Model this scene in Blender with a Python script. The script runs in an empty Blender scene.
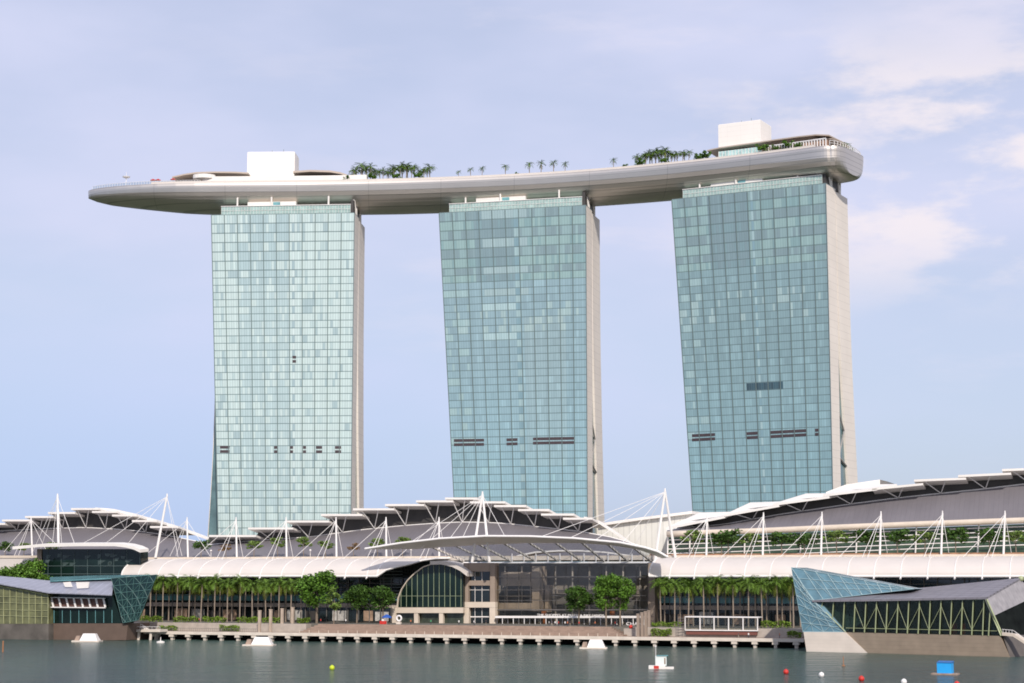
import bpy, math, random
from mathutils import Vector, Matrix
random.seed(7)
R = random.random
def U_(a, b): return a + (b - a) * random.random()
C = bpy.context.scene.collection
SC = bpy.context.scene

# ------------------------------------------------------------------ camera
F = 1800.0; HZ = 575.0; CAMZ = 22.0
PITCH = math.atan((HZ - 341.5) / F)
cam = bpy.data.cameras.new('camera'); co = bpy.data.objects.new('camera', cam); C.objects.link(co)
co.location = (0, 0, CAMZ); co.rotation_euler = (math.pi / 2 + PITCH, 0, 0)
cam.sensor_width = 36; cam.lens = F / 1024 * 36; cam.clip_start = 1; cam.clip_end = 30000
SC.camera = co
SC.view_settings.view_transform = 'Standard'; SC.view_settings.look = 'None'
SC.view_settings.exposure = 0.22; SC.view_settings.gamma = 1
SC.cycles.filter_width = 1.75
# ------------------------------------------------------------------ sun and sky
SUN_EL = math.radians(35); SUN_AZ = math.radians(10)      # azimuth measured from straight behind the camera
sd = Vector((math.sin(SUN_AZ) * math.cos(SUN_EL), -math.cos(SUN_AZ) * math.cos(SUN_EL), math.sin(SUN_EL)))
sl = bpy.data.lights.new('sun', 'SUN'); sl.energy = 3.2; sl.angle = math.radians(0.5); sl.color = (1, .925, .84)
so = bpy.data.objects.new('sun', sl); C.objects.link(so); so.rotation_euler = sd.to_track_quat('Z', 'Y').to_euler()
so.location = (0, -100, 400)
W = bpy.data.worlds.new('World'); SC.world = W; W.use_nodes = True
wn = W.node_tree.nodes; wl = W.node_tree.links
for n in list(wn): wn.remove(n)
def WN(t, **k):
    n = wn.new(t)
    for a, b in k.items(): setattr(n, a, b)
    return n
wo = WN('ShaderNodeOutputWorld'); bg = WN('ShaderNodeBackground'); bg.inputs[1].default_value = 0.1
sky = WN('ShaderNodeTexSky', sky_type='NISHITA', sun_disc=False, sun_elevation=SUN_EL, sun_rotation=math.pi - SUN_AZ,
         air_density=1.0, dust_density=1.6, ozone_density=2.0, altitude=20)
tc = WN('ShaderNodeTexCoord')
def wmap(scale, loc=(0, 0, 0)):
    m = WN('ShaderNodeMapping'); m.inputs['Scale'].default_value = scale; m.inputs['Location'].default_value = loc
    wl.new(tc.outputs['Generated'], m.inputs['Vector']); return m
def wnoise(m, sc, det=8, rough=.55):
    n = WN('ShaderNodeTexNoise'); n.inputs['Scale'].default_value = sc; n.inputs['Detail'].default_value = det
    n.inputs['Roughness'].default_value = rough; wl.new(m.outputs[0], n.inputs['Vector']); return n
def wramp(sock, a, b, lo, hi):
    n = WN('ShaderNodeMapRange', interpolation_type='SMOOTHSTEP')
    for i, v in enumerate((a, b, lo, hi)): n.inputs[i + 1].default_value = v
    wl.new(sock, n.inputs[0]); return n.outputs[0]
def wmath(op, a, b):
    n = WN('ShaderNodeMath', operation=op)
    for i, v in enumerate((a, b)):
        if isinstance(v, (int, float)): n.inputs[i].default_value = v
        else: wl.new(v, n.inputs[i])
    return n.outputs[0]
def wmix(fac, a, b):
    n = WN('ShaderNodeMix', data_type='RGBA')
    wl.new(fac, n.inputs[0]) if not isinstance(fac, float) else setattr(n.inputs[0], 'default_value', fac)
    for i, v in ((6, a), (7, b)):
        if isinstance(v, tuple): n.inputs[i].default_value = v
        else: wl.new(v, n.inputs[i])
    return n.outputs[2]
sep = WN('ShaderNodeSeparateXYZ'); wl.new(tc.outputs['Generated'], sep.inputs[0])
# pale lilac veil of high cloud over the blue, thinning in broad drifts
veil_n = wnoise(wmap((1, 1, 2.6), (3.1, 0.4, 0.2)), 5.0, 4, .5)
veil = wramp(veil_n.outputs[0], .30, .72, .62, .92)
elev = wramp(sep.outputs[2], -.01, .13, .42, 1.0)
veil = wmath('MULTIPLY', veil, elev)
col = wmix(veil, sky.outputs[0], (6.0, 6.25, 8.1, 1))
low = wramp(sep.outputs[2], .02, .19, .85, 0)
low = wmath('MULTIPLY', low, wramp(sep.outputs[0], -.25, .22, 1, .35))
col = wmix(low, col, (4.2, 5.4, 8.1, 1))
# brighter cumulus drifting on the right-hand side
pn = wnoise(wmap((1, 1, 2.9), (1.7, 2.2, .9)), 11.0, 9, .56)
pm_ = wramp(pn.outputs[0], .40, .58, 0, 1)
side = wramp(sep.outputs[0], .06, .20, 0, 1)
band = wramp(sep.outputs[2], .13, .19, 0, 1)
bandu = wramp(sep.outputs[2], .25, .31, 1, 0.1)
puff = wmath('MULTIPLY', wmath('MULTIPLY', pm_, side), wmath('MULTIPLY', band, bandu))
col = wmix(wmath('MULTIPLY', puff, .85), col, (8.2, 7.5, 7.8, 1))
wn2 = wnoise(wmap((1, 1, 4.0), (5.5, .2, 2.9)), 7.0, 7, .6)
wisp = wmath('MULTIPLY', wmath('MULTIPLY', wramp(wn2.outputs[0], .5, .72, 0, .5), wramp(sep.outputs[0], -.25, .12, .15, 1)), wramp(sep.outputs[2], .05, .2, .2, 1))
col = wmix(wisp, col, (7.0, 6.75, 7.9, 1))
wl.new(col, bg.inputs[0]); wl.new(bg.outputs[0], wo.inputs[0])

# ------------------------------------------------------------------ mapping from the picture to the place
def ray(px, py):
    v = (341.5 - py) / F
    return Vector(((px - 512) / F, math.cos(PITCH) - v * math.sin(PITCH), math.sin(PITCH) + v * math.cos(PITCH)))
CAM = Vector((0, 0, CAMZ))
def At(px, py, Y): d = ray(px, py); return CAM + d * (Y / d.y)
def G(px, py, z): d = ray(px, py); return CAM + d * ((z - CAMZ) / d.z)
def zat(p, py): d = ray(512, py); return CAMZ + p.y * d.z / d.y
class Frame:
    def __init__(s, A, B):
        s.O = Vector((A.x, A.y, 0)); s.U = Vector((B.x - A.x, B.y - A.y, 0)).normalized(); s.N = Vector((-s.U.y, s.U.x, 0))
    def S(s, px, py, w):
        d = ray(px, py); t = ((s.O - CAM).dot(s.N) + w) / d.dot(s.N); return CAM + d * t
    def u(s, px, w, py=600): return (s.S(px, py, w) - s.O).dot(s.U)
    def L(s, u, w, z): p = s.O + s.U * u + s.N * w; return Vector((p.x, p.y, z))
    def P(s, px, w, z): return s.L(s.u(px, w), w, z)
    def z(s, px, py, w): return s.S(px, py, w).z
SH = Frame(G(180, 640, 0), G(800, 648.5, 0))       # the shoreline: u along it, w inland
Z = Vector((0, 0, 1))

# ------------------------------------------------------------------ materials
MAT = {}
def mat(name, col, rough=.6, var=.12, scale=.35, metal=0, bump=0, spec=.5, bscale=None, island=0):
    if name in MAT: return MAT[name]
    m = bpy.data.materials.new(name); m.use_nodes = True; nt = m.node_tree; b = nt.nodes['Principled BSDF']
    b.inputs['Roughness'].default_value = rough; b.inputs['Metallic'].default_value = metal
    b.inputs['Specular IOR Level'].default_value = spec
    t = nt.nodes.new('ShaderNodeTexCoord'); n = nt.nodes.new('ShaderNodeTexNoise')
    n.inputs['Scale'].default_value = scale; n.inputs['Detail'].default_value = 6; nt.links.new(t.outputs['Object'], n.inputs[0])
    r = nt.nodes.new('ShaderNodeMapRange'); r.inputs[1].default_value = .25; r.inputs[2].default_value = .75
    r.inputs[3].default_value = 1 - var; r.inputs[4].default_value = 1 + var; nt.links.new(n.outputs[0], r.inputs[0])
    fac = r.outputs[0]
    if island:
        g = nt.nodes.new('ShaderNodeNewGeometry'); r2 = nt.nodes.new('ShaderNodeMapRange')
        r2.inputs[3].default_value = 1 - island; r2.inputs[4].default_value = 1 + island
        nt.links.new(g.outputs['Random Per Island'], r2.inputs[0])
        mm = nt.nodes.new('ShaderNodeMath'); mm.operation = 'MULTIPLY'
        nt.links.new(fac, mm.inputs[0]); nt.links.new(r2.outputs[0], mm.inputs[1]); fac = mm.outputs[0]
    v = nt.nodes.new('ShaderNodeVectorMath'); v.operation = 'SCALE'; v.inputs[0].default_value = col
    nt.links.new(fac, v.inputs['Scale']); nt.links.new(v.outputs[0], b.inputs['Base Color'])
    if bump:
        bp = nt.nodes.new('ShaderNodeBump'); bp.inputs['Strength'].default_value = bump
        n2 = nt.nodes.new('ShaderNodeTexNoise'); n2.inputs['Scale'].default_value = bscale or scale * 4; n2.inputs['Detail'].default_value = 5
        nt.links.new(t.outputs['Object'], n2.inputs[0]); nt.links.new(n2.outputs[0], bp.inputs['Height']); nt.links.new(bp.outputs[0], b.inputs['Normal'])
    MAT[name] = m; return m
def lines(m, per, width, dark, axis_vec=(0, 0, 1)):
    """panel joints: thin lines every `per` metres along a direction, joined into a material made by mat()"""
    nt = m.node_tree; b = nt.nodes['Principled BSDF']; src = b.inputs['Base Color'].links[0].from_socket
    t = nt.nodes.new('ShaderNodeTexCoord'); d = nt.nodes.new('ShaderNodeVectorMath'); d.operation = 'DOT_PRODUCT'; d.inputs[1].default_value = axis_vec
    nt.links.new(t.outputs['Object'], d.inputs[0])
    a = nt.nodes.new('ShaderNodeMath'); a.operation = 'DIVIDE'; a.inputs[1].default_value = per; nt.links.new(d.outputs['Value'], a.inputs[0])
    f = nt.nodes.new('ShaderNodeMath'); f.operation = 'FRACT'; nt.links.new(a.outputs[0], f.inputs[0])
    l = nt.nodes.new('ShaderNodeMath'); l.operation = 'LESS_THAN'; l.inputs[1].default_value = width / per; nt.links.new(f.outputs[0], l.inputs[0])
    r = nt.nodes.new('ShaderNodeMapRange'); r.inputs[3].default_value = 1; r.inputs[4].default_value = dark; nt.links.new(l.outputs[0], r.inputs[0])
    v = nt.nodes.new('ShaderNodeVectorMath'); v.operation = 'SCALE'; nt.links.new(src, v.inputs[0]); nt.links.new(r.outputs[0], v.inputs['Scale'])
    nt.links.new(v.outputs[0], b.inputs['Base Color']); return m
def glass(name, tint, clear, rough=.06, refl=.18):
    if name in MAT: return MAT[name]
    m = bpy.data.materials.new(name); m.use_nodes = True; nt = m.node_tree
    for n in list(nt.nodes): nt.nodes.remove(n)
    o = nt.nodes.new('ShaderNodeOutputMaterial'); tr = nt.nodes.new('ShaderNodeBsdfTransparent'); tr.inputs[0].default_value = (*clear, 1)
    gl = nt.nodes.new('ShaderNodeBsdfGlossy'); gl.inputs[0].default_value = (*tint, 1); gl.inputs[1].default_value = rough
    mx = nt.nodes.new('ShaderNodeMixShader'); t = nt.nodes.new('ShaderNodeTexCoord'); n = nt.nodes.new('ShaderNodeTexNoise'); n.inputs['Scale'].default_value = .2
    r = nt.nodes.new('ShaderNodeMapRange'); r.inputs[3].default_value = refl * .6; r.inputs[4].default_value = refl * 1.4
    nt.links.new(t.outputs['Object'], n.inputs[0]); nt.links.new(n.outputs[0], r.inputs[0]); nt.links.new(r.outputs[0], mx.inputs[0])
    nt.links.new(tr.outputs[0], mx.inputs[1]); nt.links.new(gl.outputs[0], mx.inputs[2]); nt.links.new(mx.outputs[0], o.inputs[0])
    MAT[name] = m; return m
white = mat('white_steel', (.80, .77, .74), .45, .05, .3)
membrane = mat('roof_membrane', (.62, .565, .515), .6, .05, .12)
slabw = mat('roof_slab_white', (.77, .73, .68), .55, .06, .15)
greyroof = lines(mat('grey_metal_roof', (.165, .153, .165), .55, .10, .08), 1.6, .12, .85, tuple(SH.U))
darkclad = mat('dark_cladding', (.045, .041, .038), .6, .25, .25)
stone = mat('cream_stone', (.62, .53, .43), .7, .10, .25)
brownstone = mat('brown_stone', (.30, .235, .185), .7, .12, .3)
towerstone = lines(mat('tower_stone', (.76, .695, .62), .65, .06, .07), 3.3, .25, .86)
concrete = mat('pale_concrete', (.64, .565, .48), .8, .14, .4)
deckwood = lines(mat('deck_timber', (.30, .215, .165), .8, .2, .5), .8, .12, .75, tuple(SH.N))
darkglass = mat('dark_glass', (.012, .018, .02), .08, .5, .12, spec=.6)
greenglass = mat('dark_green_glass', (.006, .016, .013), .1, .5, .15, spec=.35)
tealglass = mat('teal_glass', (.15, .33, .35), .1, .3, .2)
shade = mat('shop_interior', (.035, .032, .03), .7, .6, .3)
pinkwhite = mat('shop_fascia', (.50, .42, .36), .6, .15, .3)
grass_m = mat('hedge_leaf', (.14, .22, .025), .6, .3, .8, island=.5, spec=.25)
palm_m = mat('palm_frond', (.105, .185, .022), .55, .35, .5, island=.5, spec=.25)
palmy_m = mat('palm_dry_frond', (.16, .185, .03), .6, .3, .5, island=.5, spec=.25)
leaf_m = mat('broad_leaf', (.085, .175, .020), .55, .3, .5, island=.55, spec=.25)
dleaf_m = mat('dark_leaf', (.050, .105, .016), .55, .3, .5, island=.55, spec=.25)
lleaf_m = mat('light_leaf', (.13, .20, .04), .55, .3, .5, island=.5, spec=.25)
rleaf_m = mat('rusty_leaf', (.17, .10, .035), .6, .3, .5, island=.5, spec=.25)
bark = mat('bark', (.20, .155, .115), .85, .3, 2.0)
palmbark = mat('palm_bark', (.27, .215, .165), .85, .25, 2.0)
soil = mat('grey_planter_stone', (.40, .35, .30), .85, .15, .6)
redm = mat('red_paint', (.55, .03, .02), .5, .1, 1)
blackm = mat('shade_black', (.012, .011, .010), .8, .2, .5)

# ------------------------------------------------------------------ mesh building
class MB:
    def __init__(s): s.v = []; s.f = []; s.m = []
    def face(s, pts, mi=0):
        k = len(s.v); s.v += [Vector(p) for p in pts]; s.f.append(list(range(k, k + len(pts)))); s.m.append(mi)
    def hexa(s, b, t, mi=0):
        k = len(s.v); s.v += [Vector(p) for p in b] + [Vector(p) for p in t]; n = len(b)
        s.f.append([k + i for i in range(n)][::-1]); s.f.append([k + n + i for i in range(n)])
        for i in range(n): j = (i + 1) % n; s.f.append([k + i, k + j, k + n + j, k + n + i])
        s.m += [mi] * (n + 2)
    def box(s, fr, u0, u1, w0, w1, z0, z1, mi=0):
        q = [(u0, w0), (u1, w0), (u1, w1), (u0, w1)]
        s.hexa([fr.L(u, w, z0) for u, w in q], [fr.L(u, w, z1) for u, w in q], mi)
    def pbox(s, fr, px0, px1, w0, w1, z0, z1, mi=0): s.box(fr, fr.u(px0, w0), fr.u(px1, w0), w0, w1, z0, z1, mi)
    def prism(s, fr, poly, w, depth, mi=0, dz=0):
        a = [fr.S(x, y, w) for x, y in poly]; s.hexa(a, [p + fr.N * depth + Z * dz for p in a], mi)
    def slab(s, A, B, vec, mi=0):
        """closed plate between two polylines, thickened by vec"""
        n = len(A); k = len(s.v); vec = Vector(vec)
        s.v += [Vector(p) for p in A] + [Vector(p) for p in B] + [Vector(p) + vec for p in A] + [Vector(p) + vec for p in B]
        for i in range(n - 1):
            a, b, c, d = k + i, k + i + 1, k + n + i + 1, k + n + i
            s.f += [[a, b, c, d], [a + 2 * n, d + 2 * n, c + 2 * n, b + 2 * n], [a, a + 2 * n, b + 2 * n, b], [d, c, c + 2 * n, d + 2 * n]]
            s.m += [mi] * 4
        s.f += [[k, k + n, k + 3 * n, k + 2 * n], [k + n - 1, k + 3 * n - 1, k + 4 * n - 1, k + 2 * n - 1]]; s.m += [mi] * 2
    def bar(s, p, q, r, r2=None, n=6, mi=0):
        p = Vector(p); q = Vector(q); d = (q - p).normalized(); r2 = r if r2 is None else r2
        a = d.cross(Z if abs(d.z) < .95 else Vector((1, 0, 0))).normalized(); b = d.cross(a)
        A = [p + (a * math.cos(t) + b * math.sin(t)) * r for t in [2 * math.pi * i / n for i in range(n)]]
        B = [q + (a * math.cos(t) + b * math.sin(t)) * r2 for t in [2 * math.pi * i / n for i in range(n)]]
        s.hexa(A, B, mi)
    def path(s, pts, r, n=6, mi=0):
        for a, b in zip(pts[:-1], pts[1:]): s.bar(a, b, r, n=n, mi=mi)
    def sweep(s, pts, r, n=10, mi=0):
        pts = [Vector(p) for p in pts]; rs = []
        for i, p in enumerate(pts):
            d = (pts[min(i + 1, len(pts) - 1)] - pts[max(i - 1, 0)]).normalized(); a = d.cross(Z).normalized(); b = a.cross(d)
            rs.append([p + (a * math.cos(t) + b * math.sin(t)) * r for t in [2 * math.pi * j / n for j in range(n)]])
        s.rings(rs, mi)
    def rings(s, rs, mi=0, cap=True):
        n = len(rs[0]); k = len(s.v)
        for r in rs: s.v += [Vector(p) for p in r]
        for i in range(len(rs) - 1):
            for j in range(n):
                j2 = (j + 1) % n; s.f.append([k + i * n + j, k + i * n + j2, k + (i + 1) * n + j2, k + (i + 1) * n + j]); s.m.append(mi)
        if cap:
            s.f.append([k + j for j in range(n)][::-1]); s.f.append([k + (len(rs) - 1) * n + j for j in range(n)]); s.m += [mi] * 2
    def ball(s, c, r, n=14, m=9, sz=1, mi=0):
        c = Vector(c); s.rings([[c + Vector((math.cos(2 * math.pi * j / n) * math.sin(t), math.sin(2 * math.pi * j / n) * math.sin(t), -math.cos(t) * sz)) * r
                                 for j in range(n)] for t in [.06 + (math.pi - .12) * i / m for i in range(m + 1)]], mi)
ORG = {}
def thing(name, label, cat, loc=(0, 0, 0), group=None):
    o = bpy.data.objects.new(name, None); C.objects.link(o); o.location = loc; o['label'] = label; o['category'] = cat
    if group: o['group'] = group
    ORG[o.name] = Vector(loc); return o
def mesh(name, mb, mats, loc, smooth=False):
    me = bpy.data.meshes.new(name); me.from_pydata([tuple(v - loc) for v in mb.v], [], mb.f)
    for m in (mats if isinstance(mats, (list, tuple)) else [mats]): me.materials.append(m)
    me.polygons.foreach_set('material_index', mb.m)
    if smooth: me.polygons.foreach_set('use_smooth', [True] * len(mb.f))
    me.update()
    import bmesh
    bm = bmesh.new(); bm.from_mesh(me); bmesh.ops.recalc_face_normals(bm, faces=bm.faces); bm.to_mesh(me); bm.free()
    return me
def part(name, mb, mats, parent, smooth=False, label=None):
    loc = ORG[parent.name]; o = bpy.data.objects.new(name, mesh(name, mb, mats, loc, smooth)); C.objects.link(o)
    o.parent = parent; ORG[o.name] = loc
    if label: o['label'] = label
    return o
def solo(name, mb, mats, label, cat, loc=None, group=None, smooth=False):
    if loc is None:
        loc = sum(mb.v, Vector()) / len(mb.v); loc.z = min(v.z for v in mb.v)
    o = bpy.data.objects.new(name, mesh(name, mb, mats, Vector(loc), smooth)); C.objects.link(o); o.location = loc
    o['label'] = label; o['category'] = cat
    if group: o['group'] = group
    ORG[o.name] = Vector(loc); return o
def setting(name, mb, mats, kind='structure'):
    o = bpy.data.objects.new(name, mesh(name, mb, mats, Vector())); C.objects.link(o); o['kind'] = kind; return o
def dup(root, loc, rz, scale, label, group=None):
    r = root.copy(); C.objects.link(r); r.location = loc; r.rotation_euler = (0, 0, rz); r.scale = scale
    r['label'] = label
    if group: r['group'] = group
    for ch in list(root.children):
        c = ch.copy(); C.objects.link(c); c.parent = r
        for g in list(ch.children): d = g.copy(); C.objects.link(d); d.parent = c
    return r
ORD = ['first', 'second', 'third', 'fourth', 'fifth', 'sixth', 'seventh', 'eighth', 'ninth', 'tenth', 'eleventh', 'twelfth', 'thirteenth',
       'fourteenth', 'fifteenth', 'sixteenth', 'seventeenth', 'eighteenth', 'nineteenth', 'twentieth', 'twenty-first', 'twenty-second']
class Lin:
    def __init__(s, pts): s.p = pts
    def __call__(s, x):
        p = s.p
        for (a, b), (c, d) in zip(p[:-1], p[1:]):
            if x <= c: return b + (d - b) * (x - a) / (c - a)
        (a, b), (c, d) = p[-2:]; return b + (d - b) * (x - a) / (c - a)
def frange(a, b, n): return [a + (b - a) * i / n for i in range(n + 1)]

# ------------------------------------------------------------------ water, ground, promenade
ZD = 2.8; ZP = 5.5; ZT = 28.2          # boardwalk deck, promenade, roof terrace levels
wm = bpy.data.materials.new('bay_water'); wm.use_nodes = True; nt = wm.node_tree; b = nt.nodes['Principled BSDF']
b.inputs['Roughness'].default_value = .16; b.inputs['IOR'].default_value = 1.33; b.inputs['Specular IOR Level'].default_value = .36
tcw = nt.nodes.new('ShaderNodeTexCoord')
def nz(scale, vec, det=4, rough=.55):
    mp = nt.nodes.new('ShaderNodeMapping'); mp.inputs['Scale'].default_value = vec; nt.links.new(tcw.outputs['Object'], mp.inputs[0])
    n = nt.nodes.new('ShaderNodeTexNoise'); n.inputs['Scale'].default_value = scale; n.inputs['Detail'].default_value = det; n.inputs['Roughness'].default_value = rough
    nt.links.new(mp.outputs[0], n.inputs[0]); return n.outputs[0]
cr = nt.nodes.new('ShaderNodeValToRGB'); cr.color_ramp.elements[0].position = .35; cr.color_ramp.elements[0].color = (.036, .060, .058, 1)
cr.color_ramp.elements[1].position = .68; cr.color_ramp.elements[1].color = (.052, .100, .082, 1)
nt.links.new(nz(.012, (1, .35, 1), 3), cr.inputs[0]); nt.links.new(cr.outputs[0], b.inputs['Base Color'])
bp1 = nt.nodes.new('ShaderNodeBump'); bp1.inputs['Strength'].default_value = 1; bp1.inputs['Distance'].default_value = 1.3
bp2 = nt.nodes.new('ShaderNodeBump'); bp2.inputs['Strength'].default_value = 1; bp2.inputs['Distance'].default_value = 5.5
nt.links.new(nz(.55, (.45, 1, 1), 5, .6), bp1.inputs['Height']); nt.links.new(nz(.15, (.35, 1, 1), 5), bp2.inputs['Height'])
nt.links.new(bp2.outputs[0], bp1.inputs['Normal']); nt.links.new(bp1.outputs[0], b.inputs['Normal'])
m = MB(); m.face([(-4000, -600, 0), (4000, -600, 0), (4000, 1500, 0), (-4000, 1500, 0)]); setting('water', m, wm)
gm = mat('paved_ground', (.14, .13, .11), .85, .15, .1)
m = MB(); m.box(SH, -4000, 4000, 14, 112, -3, ZP); setting('ground', m, gm)
m = MB(); m.box(SH, -4000, 4000, 112.002, 12000, -3, ZP); setting('parkland', m, mat('parkland_green', (.04, .055, .022), .9, .4, .02))
m = MB(); u0, u1 = SH.u(133, 0), SH.u(803, 0)
m.box(SH, u0, u1, 0, 13.9, ZD - .8, ZD); bw = setting('boardwalk', m, [deckwood])
m = MB(); m.box(SH, u0, u1, -.35, -.002, ZD - .9, ZD + .12); solo('edge_beam', m, concrete, 'long pale concrete beam along the water edge of the boardwalk', 'beam')
m = MB(); m.box(SH, u0 - 60, u1 + 5, 13.2, 13.95, -2, ZD - .85); setting('under_deck_shade', m, blackm)  # near-black sheet standing in for the shade between the piers
# pile caps
k = 0; us = frange(SH.u(140, 0), SH.u(795, 0), 36)
for i, u in enumerate(us):
    m = MB(); m.box(SH, u - .9, u + .9, -.2, 2.2, ZD - 1.75, ZD - .92); m.box(SH, u - .45, u + .45, .3, 1.6, -3, ZD - 1.75)
    solo('pier_support', m, concrete, 'pale stubby concrete pier holding up the boardwalk over dark water', 'pier', group='piers under the boardwalk')
# steps
m = MB(); a, b2 = SH.u(299, 4), SH.u(622, 4)
for i in range(6): m.box(SH, a + i * .6, b2 - i * 1.2, 5 + i * 1.5, 13.98, ZD + .004 + i * .45, ZD + (i + 1) * .45)
st = setting('steps', m, [deckwood])
m = MB(); m.box(SH, SH.u(133, 14), a - .2, 10, 13.98, ZD + .004, ZP); m.box(SH, b2 + .2, SH.u(803, 14), 10, 13.98, ZD + .004, ZP); setting('retaining_kerb', m, soil)

# ------------------------------------------------------------------ hotel towers
fm = bpy.data.materials.new('curtain_wall_glass'); fm.use_nodes = True; nt = fm.node_tree; b = nt.nodes['Principled BSDF']
b.inputs['Roughness'].default_value = .22; b.inputs['IOR'].default_value = 1.7
at = nt.nodes.new('ShaderNodeAttribute'); at.attribute_name = 'tint'
uv = nt.nodes.new('ShaderNodeUVMap'); sx = nt.nodes.new('ShaderNodeSeparateXYZ'); nt.links.new(uv.outputs[0], sx.inputs[0])
def lt(sock, v):
    n = nt.nodes.new('ShaderNodeMath'); n.operation = 'LESS_THAN'; n.inputs[1].default_value = v; nt.links.new(sock, n.inputs[0]); return n.outputs[0]
def mixc(fac, a, bb, amt):
    ml = nt.nodes.new('ShaderNodeMath'); ml.operation = 'MULTIPLY'; ml.inputs[1].default_value = amt; nt.links.new(fac, ml.inputs[0])
    n = nt.nodes.new('ShaderNodeMix'); n.data_type = 'RGBA'; nt.links.new(ml.outputs[0], n.inputs[0]); nt.links.new(a, n.inputs[6]); n.inputs[7].default_value = bb; return n.outputs[2]
c1 = mixc(lt(sx.outputs[0], .15), at.outputs['Color'], (.11, .17, .175, 1), .42)
c2 = mixc(lt(sx.outputs[1], .13), c1, (.09, .14, .14, 1), .68)
nt.links.new(c2, b.inputs['Base Color'])
ta = nt.nodes.new('ShaderNodeAttribute'); ta.attribute_name = 'tilt'; ge = nt.nodes.new('ShaderNodeNewGeometry')
va = nt.nodes.new('ShaderNodeVectorMath'); nt.links.new(ge.outputs['Normal'], va.inputs[0]); nt.links.new(ta.outputs['Vector'], va.inputs[1])
vn = nt.nodes.new('ShaderNodeVectorMath'); vn.operation = 'NORMALIZE'; nt.links.new(va.outputs[0], vn.inputs[0]); nt.links.new(vn.outputs[0], b.inputs['Normal'])
finm = mat('mullion_metal', (.13, .18, .18), .4, .1, .3)
slit = mat('vent_slot_dark', (.05, .035, .04), .6, .2, .5)
setb_glass = mat('pale_green_glass', (.33, .45, .42), .2, .25, .5, spec=.6)
atrium = mat('atrium_glass', (.10, .17, .18), .15, .5, .12, spec=.6)
TW = {}
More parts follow.
